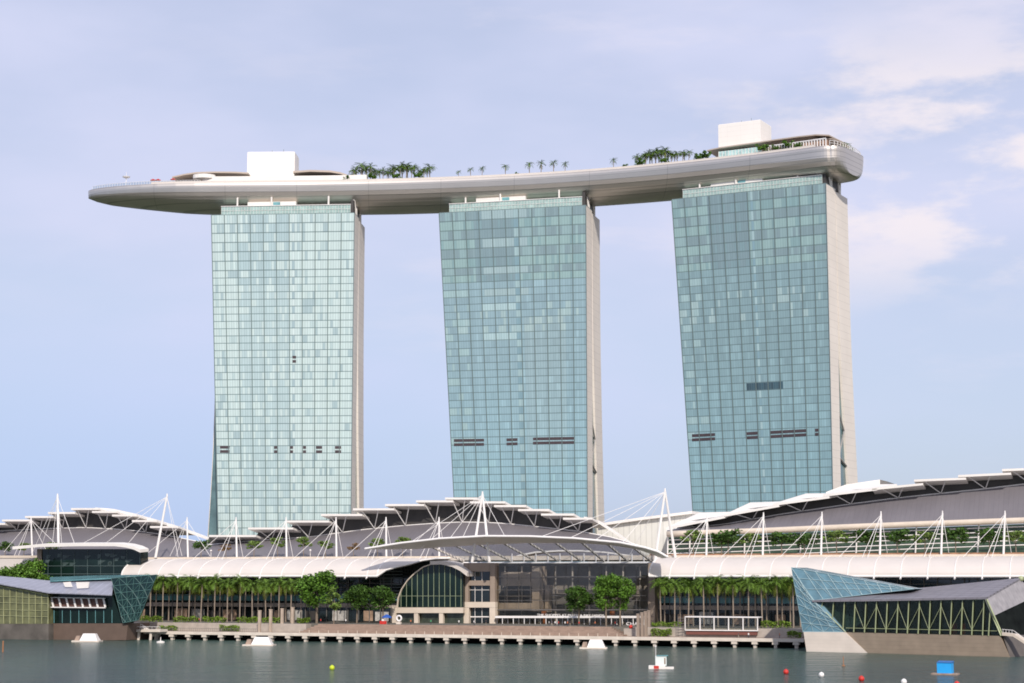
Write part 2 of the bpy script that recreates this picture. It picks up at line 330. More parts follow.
def tower(key, L, Rr, ztop, bays, style, label, slots, darkrefl=None):
    FL = At(*L); FR = At(*Rr); FL.z = FR.z = 0
    a = (FR - FL).normalized(); n = Vector((-a.y, a.x, 0)); Wd = (FR - FL).length; zb = ZP + .01
    def pt(x, y, z): return Vector((FL.x + a.x * x + n.x * y, FL.y + a.y * x + n.y * y, z))
    TW[key] = (FL, FR, a, n, Wd, ztop)
    sL = lambda z: (6.0 if style == 'pale' else 8.3) * max(0, ztop - z) / 140
    root = thing('hotel_tower', label, 'tower', pt(Wd / 2, 15, zb))
    zs = frange(zb, ztop, 14)
    tf = lambda z: 10 + 3 * (z - zb) / (ztop - zb)
    kk = lambda z: max(0, (138 - z) / 133.0)
    g1 = lambda z: 13.5 + 16 * kk(z) ** 1.3
    rl = (lambda z: -8.5 * kk(z) ** 1.9) if style == 'pale' else (lambda z: sL(z) + .3)
    al = (lambda z: sL(z) * .2 + .6 - 5.0 * kk(z) ** 1.9) if style == 'pale' else (lambda z: sL(z) + .8)
    m = MB(); m.rings([[pt(sL(z), 0, z), pt(Wd, 0, z), pt(Wd, tf(z), z), pt(sL(z), tf(z), z)] for z in zs])
    part('front_slab', m, towerstone, root)
    m = MB(); m.rings([[pt(rl(z), g1(z), z), pt(Wd, g1(z), z),
                        pt(Wd, 30 + 11 * kk(z) ** 1.4, z), pt(rl(z), 30 + 11 * kk(z) ** 1.4, z)] for z in zs[:-1] + [ztop - 1.0]])
    part('rear_slab', m, towerstone, root)
    m = MB(); m.rings([[pt(al(z), tf(z) + .05, z), pt(Wd - 1.0, tf(z) + .05, z), pt(Wd - 1.0, g1(z) - .05, z), pt(al(z), g1(z) - .05, z)] for z in frange(zb, ztop - 1, 12)])
    part('atrium_glazing', m, atrium, root)
    # cross brace seen in the gap between the legs
    zc = 88; m = MB()
    m.bar(pt(Wd - .4, tf(92), 92), pt(Wd - .4, g1(84), 84), .35); m.bar(pt(Wd - .4, g1(84), 84), pt(Wd - .4, tf(74), 74), .35); m.bar(pt(Wd - .4, tf(72), 72), pt(Wd - .4, g1(69), 69), .45)
    if style != 'pale': part('cross_brace', m, mat('brace_grey', (.30, .29, .28), .5, .1, .4), root)
    # glazed front, one panel per face, with vertical fins on the bay lines
    rows = 52; sub = 5; wts = [1.0] * 46 + [1.3] * 6; acc = [sum(wts[:i]) / sum(wts) for i in range(53)]; cols = bays * sub; m = MB(); tint = []; tilt = []; uvs = []
    lowf = [[R() for _ in range(cols)] for _ in range(rows)]
    colrand = [R() for _ in range(cols)]
    for r in range(rows):
        z0 = zb + (ztop - zb) * acc[r]; z1 = zb + (ztop - zb) * acc[r + 1]; h = acc[r]
        rr = R(); prev = None
        for c in range(cols):
            f0 = c / cols; f1 = (c + 1) / cols
            def q(f, z): return pt(sL(z) + (Wd - sL(z)) * f, -.18, z)
            m.face([q(f0, z0), q(f1, z0), q(f1, z1), q(f0, z1)])
            uvs += [(0, 0), (1, 0), (1, 1), (0, 1)]
            bay = c // sub; x = R(); fc = c / cols
            if c % sub == 0 or R() < (.75 if style == 'pale' else .5): prev = R()
            if colrand[c] < .14: prev = min(prev, R()) if style != 'pale' else max(prev, R())
            if style == 'pale':
                mid = 2 <= bay <= 5
                pcur = .25 if mid and h > .25 else (.55 if mid else .80)
                if bay >= 8 and h < .2: pcur = .7
                gl = (.39, .505, .508) if mid else (.405, .52, .513)
                if mid and h > .80: gl = (.35, .465, .475)
                if prev < pcur: col = (.475, .585, .565)
                else: col = gl
                if prev > .93 and not mid: col = (.325, .43, .44)
                if abs(fc - .56) < .012: col = (.50, .60, .58) if r % 2 else (.29, .39, .41)
            else:
                top = h > .80; g0 = (.235, .35, .385) if style == 'mid' else (.205, .315, .335)
                low = (.265, .425, .475) if style == 'mid' else (.225, .37, .405)
                t = min(1, max(0, (.62 - h) / .35)); base = tuple(g0[i] * (1 - t) + low[i] * t for i in range(3))
                col = base
                if top:
                    if r % 2 == 0: col = (.25, .375, .365) if prev > .3 else (.20, .32, .325)
                    else: col = (.19, .275, .29) if prev > .35 else (.235, .35, .355)
                    if .22 < fc < .5: col = (.18, .265, .285) if (r % 2 or x > .4) else (.18, .28, .30)
                elif .68 < h < .76 and (prev > .72): col = (.31, .43, .43)
                elif bay in (0, 1) and .38 < h < .8 and r % 2 == 0 and prev > .40: col = (.29, .42, .425)
                elif prev > .91: col = tuple(min(.5, v * 1.14) for v in base)
                elif prev < .09: col = tuple(v * .90 for v in base)
                if style == 'mid' and .55 < fc < .85 and .35 < h < .72: col = tuple(col[i] * .8 + (.27, .33, .31)[i] * .25 for i in range(3))
                if style == 'mid' and .28 < fc < .60 and h > .74 and r % 3 == 0: col = (.29, .40, .41)
                if style == 'mid' and .26 < fc < .52 and r in (40, 36): col = (.34, .475, .485)
                if abs(fc - .52) < .012: col = (.30, .43, .44) if r % 2 else (.19, .31, .35)
            w = .93 + .07 * lowf[r][c] + .09 * colrand[c]
            if darkrefl and darkrefl[0] < fc < darkrefl[1] and (r == darkrefl[2] or (r == darkrefl[2] + 1 and R() < .03)): col = (.025, .06, .075); w = .8 + R() * .6  # dark reflection on the glass, painted into these panel tints
            tint.append((col[0] * w, col[1] * w, col[2] * w, 1))
            tilt.append((U_(-.02, .02), U_(-.02, .02), U_(-.02, .02)))
    npan = len(m.f)
    for bay in range(bays + 1):
        f = bay / bays
        lo = pt(sL(zb) + (Wd - sL(zb)) * f, -.35, zb); hi = pt(sL(ztop) + (Wd - sL(ztop)) * f, -.35, ztop)
        A = [lo - a * .14 - n * .2, lo + a * .14 - n * .2, lo + a * .14 + n * .16, lo - a * .14 + n * .16]; d = hi - lo
        m.hexa(A, [p + d for p in A], 1)
    loc = ORG[root.name]
    me = bpy.data.meshes.new('curtain_wall'); me.from_pydata([tuple(v - loc) for v in m.v], [], m.f)
    me.materials.append(fm); me.materials.append(finm); me.polygons.foreach_set('material_index', m.m)
    nf = len(m.f); tint += [(.1, .15, .15, 1)] * (nf - npan); tilt += [(0, 0, 0)] * (nf - npan)
    A1 = me.attributes.new('tint', 'FLOAT_COLOR', 'FACE'); A1.data.foreach_set('color', [x for t in tint for x in t])
    A2 = me.attributes.new('tilt', 'FLOAT_VECTOR', 'FACE'); A2.data.foreach_set('vector', [x for t in tilt for x in t])
    ul = me.uv_layers.new(name='UVMap'); flat = [x for t in uvs for x in t] + [.5] * (2 * (len(me.loops) - len(uvs))); ul.data.foreach_set('uv', flat)
    me.update(); o = bpy.data.objects.new('curtain_wall', me); C.objects.link(o); o.parent = root
    # roof edge, recessed glazed storey, plant room, posts up to the deck
    m = MB(); q = [(0, 0), (Wd, 0), (Wd, 13), (0, 13)]; m.hexa([pt(x, y, ztop + .003) for x, y in q], [pt(x, y, ztop + .35) for x, y in q]); part('roof_edge', m, finm, root)
    m = MB(); x0, x1 = Wd * .06, Wd * .965
    m.hexa([pt(x0, 2.5, ztop + .36), pt(x1, 2.5, ztop + .36), pt(x1, 7, ztop + .36), pt(x0, 7, ztop + .36)], [pt(x0, 2.5, ztop + 4.6), pt(x1, 2.5, ztop + 4.6), pt(x1, 7, ztop + 4.6), pt(x0, 7, ztop + 4.6)])
    ps = part('recessed_storey', m, setb_glass, root)
    m = MB()
    for i in range(45):
        x = x0 + (x1 - x0) * i / 44; m.bar(pt(x, 2.42, ztop + .4), pt(x, 2.42, ztop + 4.6), .06, n=4)
    m.bar(pt(x0, 2.4, ztop + 2.6), pt(x1, 2.4, ztop + 2.6), .1, n=4); m.bar(pt(x0 - .2, 2.3, ztop + 4.7), pt(x1 + .2, 2.3, ztop + 4.7), .22, n=4)
    part('mullions', m, white, ps)
    m = MB(); xa, xb = Wd * .24, Wd * .58
    def bx(x0_, x1_, y0_, y1_, z0_, z1_): m.hexa([pt(x, y, z0_) for x, y in ((x0_, y0_), (x1_, y0_), (x1_, y1_), (x0_, y1_))], [pt(x, y, z1_) for x, y in ((x0_, y0_), (x1_, y0_), (x1_, y1_), (x0_, y1_))])
    bx(xa, xb, 3.6, 6.8, ztop + 4.62, ztop + 6.9); pr = part('plant_room', m, slabw, root)
    m = MB(); bx(Wd * .42, Wd * .47, 3.5, 3.58, ztop + 4.9, ztop + 6.7); part('window', m, tealglass, pr)
    for f in (.17, .41, .81):
        m = MB(); m.bar(pt(Wd * f, 3.0, ztop + 4.85), pt(Wd * f, 3.0, ztop + 9.0), .45, n=8); part('deck_column', m, slabw, root)
    for y0, y1 in ((9.5, 5.0), (9.5, 13.0), (21.5, 19), (21.5, 25)):
        zb0 = ztop + .36 if y0 < 13 else ztop - .95
        m = MB(); m.bar(pt(Wd - 1.0, y0, zb0), pt(Wd - 1.8, y1, ztop + 11.0), .75, n=8); part('slanted_column', m, slabw, root)
    m = MB(); m.hexa([pt(Wd * .966, 3, ztop + .36), pt(Wd * .985, 3, ztop + .36), pt(Wd * .985, 24, ztop + .36), pt(Wd * .966, 24, ztop + .36)], [pt(Wd * .966, 3, ztop + 7), pt(Wd * .985, 3, ztop + 7), pt(Wd * .985, 24, ztop + 7), pt(Wd * .966, 24, ztop + 7)]); part('roof_recess', m, darkclad, root)
    for xa, xb, ya, yb in slots:
        for dy in (-2.1, 2.1):
            Fq = Frame(FL, FR)
            p = Fq.S(xa, ya + dy, -.30); q2 = Fq.S(xb, yb + dy, -.30); hh = .62
            m = MB(); m.hexa([p - Z * hh, q2 - Z * hh, q2 - Z * hh + n * .2, p - Z * hh + n * .2], [p + Z * hh, q2 + Z * hh, q2 + Z * hh + n * .2, p + Z * hh + n * .2])
            part('vent_slot', m, slit, root)
    return root
t1 = tower('a', (211.5, 215.4, 834.5), (354.5, 214.3, 829.0), 190.2, 11, 'pale', 'pale glass hotel tower with greyish narrow end under the long overhanging end of the deck',
           [(220, 229.5, 449.3, 449.3), (274, 277.5, 449.5, 449.5), (290, 293, 449.5, 449.5), (303, 306, 449.5, 449.5), (316, 322, 449.5, 449.5), (335, 341, 449.5, 449.5), (292.5, 296, 359.2, 359.2)])
t2 = tower('b', (439.2, 213.2, 828.5), (586, 206.2, 810.5), 190.0, 11, 'mid', 'middle blue-green glass hotel tower rising behind the arched centre roof',
           [(454, 484, 442.6, 442.2), (506.5, 517.5, 441.9, 441.6), (533, 574, 441, 440.3)])
t3 = tower('c', (672, 199.8, 798), (826, 183.7, 764), 190.0, 12, 'deep', 'teal glass hotel tower with wide sunlit cream end wall standing nearest the rounded deck end',
           [(692, 715, 437.8, 436.6), (746.5, 758, 435.7, 435.1), (770.5, 806.5, 434.5, 432.6), (815, 818.5, 432.3, 432.1)], (.42, .67, 28))

# ------------------------------------------------------------------ the deck across the three roofs
slope = Lin([(-260, -.01), (-107, -.035), (0, -.215), (104, -.53), (140, -.66), (170, -.7)])
mid = {k: ((TW[k][0] + TW[k][1]) / 2 + TW[k][3] * 17.5) for k in 'abc'}
XS = [x * 1.0 for x in range(-240, 200)]; YS = {}
y = 0
for x in XS: YS[x] = y; y += slope(x + .5)
off = sum(mid[k].y - Lin([(x, YS[x]) for x in XS])(mid[k].x) for k in 'abc') / 3
YC = Lin([(x, YS[x] + off) for x in XS])
ZK = 206.0
def dk(X, nn, z):
    s_ = slope(X); N = Vector((-s_, 1, 0)).normalized(); return Vector((X, YC(X), z)) + N * nn
def pxof(p):
    d = p - CAM; fw = d.y * math.cos(PITCH) + d.z * math.sin(PITCH); up = -d.y * math.sin(PITCH) + d.z * math.cos(PITCH)
    return 512 + F * d.x / fw, 341.5 - F * up / fw
def dX(px, nn, z=ZK):
    lo, hi = -239.0, 198.0
    for _ in range(40):
        c = (lo + hi) / 2
        if pxof(dk(c, nn, z))[0] < px: lo = c
        else: hi = c
    return (lo + hi) / 2
def dp(px, nn, z=ZK): return dk(dX(px, nn, z), nn, z)
HW = 17.5
xl = dX(88.5, 0); xr = dX(828.0, -HW)
xr += 0
def hwd(X):
    t = (X - xl) / 62.0
    hw = HW * (max(0.0, 1 - (1 - min(1, t)) ** 2.2)) ** .62 if t < 1 else HW
    d = Lin([(0, 3.6), (4, 5.2), (10, 6.7), (20, 7.9), (32, 9.2), (46, 10.6), (60, 11.4), (150, 12.2), (500, 12.8)])(X - xl)
    e = xr - X
    if e < 6: f = max(0, min(1, e / 6)); hw *= .90 + .10 * math.sqrt(1 - (1 - f) ** 2)
    if e < 14: d *= .93 + .07 * e / 14
    return hw, d
Xs = [xl + .15, xl + .8, xl + 2, xl + 4, xl + 7, xl + 11, xl + 16, xl + 22, xl + 29, xl + 37, xl + 46, xl + 55]
X = xl + 62
while X < xr - 7: Xs.append(X); X += 4
Xs += [xr - 6, xr - 4.5, xr - 3, xr - 1.8, xr - .8, xr]
def section(X, shr=1.0):
    hw, d = hwd(X); hw *= shr; P = []; lip = min(2.6, d * .4)
    P.append((-hw, 0)); P.append((-hw - .15, -lip * .5)); P.append((-hw, -lip))
    for i in range(1, 16):
        t = math.pi * i / 16
        c_, s_ = math.cos(t), math.sin(t)
        bl_ = max(0, min(1, (X - xr + 30) / 30)); ex = 1.0 - .38 * bl_; ey = 1.0 - .25 * bl_
        P.append((-hw * math.copysign(abs(c_) ** ex, c_), -lip - (d - lip) * abs(s_) ** ey))
    P += [(hw, -lip), (hw + .15, -lip * .5), (hw, 0)]
    return [dk(X, p, ZK + q) for p, q in P]
hullm = lines(lines(mat('hull_cladding', (.64, .59, .535), .40, .07, .05, metal=.85), 2.1, .32, .74), 34.0, .3, .80, (1, .05, 0))
deck = thing('sky_deck', 'long curved boat-shaped roof deck resting across all three towers', 'roof deck', dk(0, 0, ZK - 13))
m = MB(); rs = [section(X) for X in Xs]
e1 = section(xr); cen = dk(xr, 0, ZK)
tan = Vector((1, slope(xr), 0)).normalized()
for dd, fn, fz in ((.9, .985, .995), (1.8, .955, .985), (2.7, .90, .97), (3.5, .82, .95), (4.1, .70, .92), (4.45, .56, .90)):
    rs.append([cen + tan * (dd + .05 * (p.z - ZK)) + Vector(((p.x - cen.x) * fn, (p.y - cen.y) * fn, (p.z - ZK) * fz)) for p in e1])
m.rings(rs); part('hull', m, hullm, deck, smooth=False)
hull = [o for o in deck.children if o.name.startswith('hull')][0]
# parapets
def deckline(pa, pb, nn, step=6):
    a_, b_ = dX(pa, nn), dX(pb, nn); k_ = max(2, int(abs(b_ - a_) / step)); return frange(a_, b_, k_)
def edge_wall(xs, inset, z0, z1, th):
    mm = MB(); A = [dk(x, -hwd(x)[0] + inset, z0) for x in xs]; B = [dk(x, -hwd(x)[0] + inset, z1) for x in xs]
    n_ = dk(xs[0], 1, 0) - dk(xs[0], 0, 0); mm.slab(A, B, n_ * th); return mm
part('parapet', edge_wall(frange(dX(150, -HW), xr - 5, 80), .3, ZK - .3, ZK + 1.0, .4), membrane, deck)
part('terrace_wall', edge_wall(deckline(202, 366, -HW), 1.6, ZK, ZK + 3.4, 6), slabw, deck)
m = MB(); xs = frange(xl + 3, dX(200, -HW), 40)
for i, x in enumerate(xs): m.bar(dk(x, -hwd(x)[0] + .5, ZK), dk(x, -hwd(x)[0] + .5, ZK + 1.5), .07, n=4)
m.path([dk(x, -hwd(x)[0] + .5, ZK + 1.5) for x in xs], .07, 4); part('railing', m, white, deck)
m = MB(); m.slab([dk(x, -hwd(x)[0] + .55, ZK) for x in xs], [dk(x, -hwd(x)[0] + .55, ZK + 1.35) for x in xs], (0, .03, 0)); part('glass_balustrade', m, glass('clear_glass', (.8, .85, .88), (.86, .89, .90), .1, .10), deck)
m = MB(); m.slab([dk(x, -6, ZK) for x in deckline(150, 215, -6)], [dk(x, 6, ZK) for x in deckline(150, 215, -6)], (0, 0, 2.2)); part('terrace_step', m, slabw, deck)
def deck_block(pa, pb, nn, depth, ytop, label):
    A, B = dp(pa, nn, ZK + 6), dp(pb, nn, ZK + 6); d_ = (B - A); d_.z = 0; n_ = Vector((-d_.y, d_.x, 0)).normalized()
    zt = zat((A + B) / 2, ytop); q = [A, B, B + n_ * depth, A + n_ * depth]; mm = MB()
    for p in q: p.z = ZK
    mm.hexa(q, [p + Z * (zt - ZK) for p in q]); o = part('lift_block', mm, lines(lines(mat('block_cladding', (.80, .76, .71), .6, .03, .1), 2.2, .08, .93), 5.0, .08, .95, (1, .2, 0)), deck, label=label)
    mm = MB(); mm.hexa([p + Z * (zt - ZK + .003) + (sum(q, Vector()) / 4 - p) * .02 for p in q], [p + Z * (zt - ZK + .3) + (sum(q, Vector()) / 4 - p) * .02 for p in q]); part('coping', mm, white, o)
    mm = MB(); c_ = (A + B) / 2 + n_ * 3 + Z * (zt - ZK); mm.bar(c_, c_ + Z * 1.6, .12); part('mast_stub', mm, finm, o); mm = MB(); c_ = A.lerp(B, .75) + n_ * 2 + Z * (zt - ZK); mm.bar(c_, c_ + Z * 1.9, .10); part('mast_stub', mm, finm, o)
    return o
deck_block(247, 294.5, -4, 13, 152.3, 'plain white lift block above the first tower')
deck_block(718.6, 761.0, -3, 14, 122.6, 'plain white lift block above the sunlit-ended tower')
tanroof = mat('tan_canopy', (.42, .35, .29), .6, .08, .1)
def deck_canopy(front, n0, n1, th, lift=0.0):
    A = []; B = []
    for x, yy in front:
        p = dp(x, n0, ZK + 4); p.z = zat(p, yy); X = p.x - 0; A.append(p)
        nn = dk(X, 1, 0) - dk(X, 0, 0); B.append(p + nn * (n1 - n0) + Z * lift)
    mm = MB(); mm.slab(A, B, (0, 0, -th)); return mm
part('deck_canopy', deck_canopy([(172, 176.5), (184, 173.8), (196, 172), (215, 171.4), (235, 171.6), (248, 172.4)], -10, 8, .7), tanroof, deck)
part('deck_canopy', deck_canopy([(293, 171), (310, 169.8), (330, 170.4), (340, 172), (347, 174.5)], -9, 9, .9), tanroof, deck)
part('deck_canopy', deck_canopy([(707, 150), (719, 147.3), (740, 144.3), (760, 141.6), (778, 138.8), (799, 136), (816, 134.2), (829, 134.6)], -11, 10, .55), tanroof, deck)
m = MB(); m.slab([dk(x, -9, ZK + .0) for x in deckline(296, 345, -9)], [dk(x, -9, ZK + 4.2) for x in deckline(296, 345, -9)], (0, 14, 0)); part('bar_pavilion', m, shade, deck)
m = MB(); m.slab([dk(x, -13, ZK) for x in deckline(719, 762, -13)], [dk(x, -13, ZK + 4.4) for x in deckline(719, 762, -13)], (0.9, 8, 0)); gp = part('glass_pavilion', m, mat('pavilion_glass', (.42, .60, .58), .2, .3, .6), deck)
m = MB()
for x in frange(dX(719, -13), dX(762, -13), 13): m.bar(dk(x, -13.15, ZK), dk(x, -13.15, ZK + 4.4), .15, n=4)
part('mullions', m, white, gp)
m = MB(); xs = frange(dX(766, -15.5), dX(826, -15.5), 22)
for i, x in enumerate(xs): m.bar(dk(x, -15.5, ZK), dk(x, -15.5, ZK + 3.4), .28, n=4)
m.path([dk(x, -15.5, ZK + 3.5) for x in xs], .30, 4); part('colonnade', m, white, deck)
m = MB(); m.slab([dk(x, -13.5, ZK) for x in xs], [dk(x, -13.5, ZK + 3.2) for x in xs], (1, 3, 0)); part('colonnade_back', m, mat('warm_bar_wall', (.30, .18, .12), .7, .4, .5), deck)
m = MB(); xs = frange(dX(829, -18), xr + 1, 3)
endp = [cen + tan * (4.0 * math.sqrt(max(0, 1 - (nn / HW) ** 2)) - .5) + (dk(xr, nn, ZK) - cen) * .95 for nn in frange(-HW * .98, HW * .98, 16)]
for p in endp: m.bar(p, p + Z * 2.2, .12, n=4)
m.path([p + Z * 2.2 for p in endp], .12, 4); m.path([p + Z * 1.1 for p in endp], .10, 4); part('end_railing', m, white, deck)
m = MB(); A = [dk(xr - 1.2, nn, ZK + 4.8) for nn in frange(-9, 10, 6)]; B = [dk(xr - 9, nn, ZK + 6.2) for nn in frange(-9, 10, 6)]; m.slab(A, B, (0, 0, -.4)); part('end_awning', m, tanroof, deck)
m = MB(); m.slab([dk(x, -12, ZK) for x in deckline(350, 363, -12)], [dk(x, -12, ZK + 3.8) for x in deckline(350, 363, -12)], (0, 3, 0)); part('red_kiosk', m, redm, deck)
m = MB(); m.bar(dp(126, -6), dp(126, -6) + Z * 5, .15); c_ = dp(126, -6) + Z * 5.4
m.rings([[c_ + Vector((math.cos(t) * r_, math.sin(t) * r_, h_)) for t in [2 * math.pi * j / 12 for j in range(12)]] for r_, h_ in ((.3, -.6), (1.7, 0), (1.9, .4), (.2, .5))])
m.bar(c_, c_ + Z * 2.6, .08); part('antenna', m, white, deck)
m = MB(); q = dp(204, -14); m.rings([[q + Vector((math.cos(t) * r_ * 1.4, math.sin(t) * r_, h_)) for t in [2 * math.pi * j / 16 for j in range(16)]] for r_, h_ in ((2.2, 2.2), (3.8, 2.6), (3.8, 4.4), (3.0, 4.6))]); part('round_bar', m, slabw, deck)

for i, (x, nn, l_) in enumerate([(153, -12, 'tiny red parasol nearest the pointed left tip of the deck'), (158, -12, 'tiny red parasol right beside the first one on the left deck'), (173, -13, 'tiny red parasol under the left end of the tan deck canopy')]):
    ps_ = thing('parasol', l_, 'parasol', dp(x, nn), 'red parasols on the deck'); q_ = ORG[ps_.name] + Z * 1.0
    m = MB(); m.bar(ORG[ps_.name], q_ + Z * 2.2, .06); part('pole', m, white, ps_)
    m = MB(); m.rings([[q_ + Vector((math.cos(t) * r_, math.sin(t) * r_, h_)) for t in [2 * math.pi * j / 8 for j in range(8)]] for r_, h_ in ((1.5, 1.5), (1.45, 1.6), (.1, 2.3))]); part('canopy', m, redm, ps_)

# ------------------------------------------------------------------ plants
def leafq(mb, c, s, mi=0, up=.35):
    d = Vector((U_(-1, 1), U_(-1, 1), U_(-.6, .6))).normalized(); nrm = Vector((U_(-1, 1), U_(-1, 1), U_(-.2, 1) + up)).normalized()
    e = d.cross(nrm)
    if e.length < .1: e = Vector((1, 0, 0))
    e.normalize(); d = e.cross(nrm)
    mb.face([c - d * s, c + e * s * .55, c + d * s, c - e * s * .55], mi)
def tree_proto(name, h, cr, ch, cz, nclump, nleaf, ls, lm, bark_m, trunk_r, seed, label, cat='tree', flat=1.0):
    random.seed(seed); root = thing(name, label, cat)
    m = MB(); top = Vector((U_(-.2, .2), U_(-.2, .2), cz))
    m.bar((0, 0, 0), top * .5, trunk_r, trunk_r * .75, 8); m.bar(top * .5, top, trunk_r * .75, trunk_r * .4, 8)
    clumps = []
    for i in range(nclump):
        t = 2 * math.pi * (i * .618 + U_(-.05, .05)); rr = math.sqrt((i + .5) / nclump) * cr * .78
        zz = cz + U_(-.45, .5) * ch * (1 - .45 * (rr / cr) ** 2); c = Vector((math.cos(t) * rr, math.sin(t) * rr, zz)); clumps.append((c, U_(.28, .46) * cr * .95))
        if i % 2 == 0: m.bar(top * U_(.5, .95), c, trunk_r * .3, trunk_r * .1, 5)
    part('trunk', m, bark_m, root)
    m = MB()
    for i in range(nleaf):
        c, r_ = random.choice(clumps); d = Vector((random.gauss(0, 1), random.gauss(0, 1), random.gauss(0, 1))).normalized() * r_ * (R() ** .45)
        d.z *= flat * .8; leafq(m, c + d, ls * U_(.6, 1.2))
    part('crown', m, lm, root); return root
def palm_proto(name, h, fl, nf, seed, label, tr=.22, dry=3, cat='palm'):
    random.seed(seed); root = thing(name, label, cat); m = MB()
    lean = Vector((U_(-.25, .25), U_(-.25, .25), 0)); pts = [Vector((0, 0, 0)), Vector((0, 0, h * .3)) + lean * .3, Vector((0, 0, h * .7)) + lean * .8, Vector((0, 0, h)) + lean]
    rad = [tr * 1.25, tr, tr * 1.05, tr * .6]
    m.rings([[p + Vector((math.cos(t) * r_, math.sin(t) * r_, 0)) for t in [2 * math.pi * j / 8 for j in range(8)]] for p, r_ in zip(pts, rad)]); part('trunk', m, palmbark, root)
    m = MB(); c = pts[-1]
    for i in range(nf):
        t = 2 * math.pi * i * .382 + U_(-.2, .2); el = U_(-.05, 1.35) if i >= dry else U_(-.9, -.3); mi = 1 if i < dry else 0
        hd = Vector((math.cos(t), math.sin(t), 0)); L_ = fl * U_(.8, 1.1); p = Vector(c); prev = p; seg = 9; sd_ = Vector((-hd.y, hd.x, 0)); e = el
        for s_ in range(seg):
            dirv = (hd * math.cos(e) + Z * math.sin(e)); q = p + dirv * (L_ / seg); e -= .185
            wdt = fl * .20 * math.sin(math.pi * (s_ + .8) / (seg + .8))
            for sg in (-1, 1):
                for hh in (0.0, .5):
                    b0 = p.lerp(q, hh); b1 = p.lerp(q, hh + .3); tip = b1 + sd_ * sg * wdt + dirv * wdt * .5 - Z * wdt * U_(.0, .6)
                    m.face([b0, b1, tip], mi)
            m.face([p - sd_ * .05, q - sd_ * .04, q + sd_ * .04, p + sd_ * .05], mi); p = q
    part('crown', m, [palm_m, palmy_m], root); return root
used = {}
def place(proto, loc, label, group, scale=(1, 1, 1), rz=None):
    rz = U_(0, 6.28) if rz is None else rz
    if proto.name not in used:
        used[proto.name] = 1; proto.location = loc; proto.rotation_euler = (0, 0, rz); proto.scale = scale; proto['label'] = label; proto['group'] = group; return proto
    return dup(proto, loc, rz, scale, label, group)

pal = [palm_proto('royal_palm', 13.2, 5.2, 34, 11 + i, 'royal palm', dry=2 + i % 3) for i in range(5)]
G1 = 'royal palms lining the promenade'
fx = [150.5, 163, 177, 189, 201, 214.7, 227.5, 240, 252.5, 266, 279, 291, 301]
for i, x in enumerate(fx): place(pal[i % 5], SH.P(x, 24, ZP), ORD[i] + ' tall palm from the left in the front row under the long barrel canopy', G1, (1, 1, U_(.93, 1.08)))
bx_ = [156, 169, 182, 195, 208, 220, 232, 245, 258, 271, 286]
for i, x in enumerate(bx_): place(pal[(i + 1) % 5], SH.P(x, 33, ZP), ORD[i] + ' palm from the left in the shaded back row behind the left front palms', G1, (.95, .95, U_(.95, 1.05)))
fx = [660.6, 674.3, 688, 703.6, 717.7, 733, 748, 762, 777, 793]
for i, x in enumerate(fx): place(pal[(i + 2) % 5], SH.P(x, 24, ZP), ORD[i] + ' tall palm counted from the entrance in the front row left of the blue crystal', G1, (1, 1, U_(.92, 1.08)))
bx_ = [664.5, 680, 693, 710, 725, 740, 755, 766.5, 782, 790, 800]
for i, x in enumerate(bx_): place(pal[i % 5], SH.P(x, 32, ZP), ORD[i] + ' palm counted from the entrance in the back row left of the blue crystal', G1, (.95, .95, U_(.95, 1.05)))
# broad trees
bt = tree_proto('broad_tree', 16, 5.6, 9.0, 9.8, 26, 5200, .42, leaf_m, bark, .38, 21, 'tree')
G2 = 'broad-crowned trees on the promenade'
place(bt, SH.P(317, 20, ZP), 'largest bright green tree beside the end of the left palm rows', G2, (1.28, 1.28, 1.2))
place(bt, SH.P(606, 17, ZP), 'bright green tree with round crown before the entrance glass, left of its pair', G2, (.82, .82, 1.12))
place(bt, SH.P(620, 17, ZP), 'rightmost bright green tree before the entrance glass near the stone pillars', G2, (.9, .9, 1.1))
dt = tree_proto('broad_tree', 13, 5.2, 7, 8.6, 22, 3600, .42, dleaf_m, bark, .32, 22, 'tree')
place(dt, SH.P(357, 26, ZP), 'dark green tree between the big bright tree and the blue umbrella', G2)
place(dt, SH.P(383, 26, ZP), 'dark green tree right above the blue umbrella', G2, (.95, .95, .97))
place(dt, SH.P(579, 22, ZP), 'dark low tree in front of the entrance beside two brighter trees', G2, (.95, .95, .98))
lt_ = tree_proto('slender_tree', 13, 3.0, 8, 8.4, 14, 1100, .42, lleaf_m, bark, .22, 23, 'tree')
place(lt_, SH.P(334, 14.5, ZP), 'thin pale-leaved tree in front of the big bright tree', G2)
for i, (x, yy, sc_) in enumerate([(8, 14, 1.0), (28, 18, 1.12), (46, 22, .85)]):
    place(bt, SH.P(x, yy + 6, ZP), ['leftmost', 'middle', 'rightmost'][i] + ' round tree of three behind the greenish glazed pavilion', 'trees behind the glazed pavilion', (sc_ * 1.0, sc_ * 1.0, sc_ * 1.33))
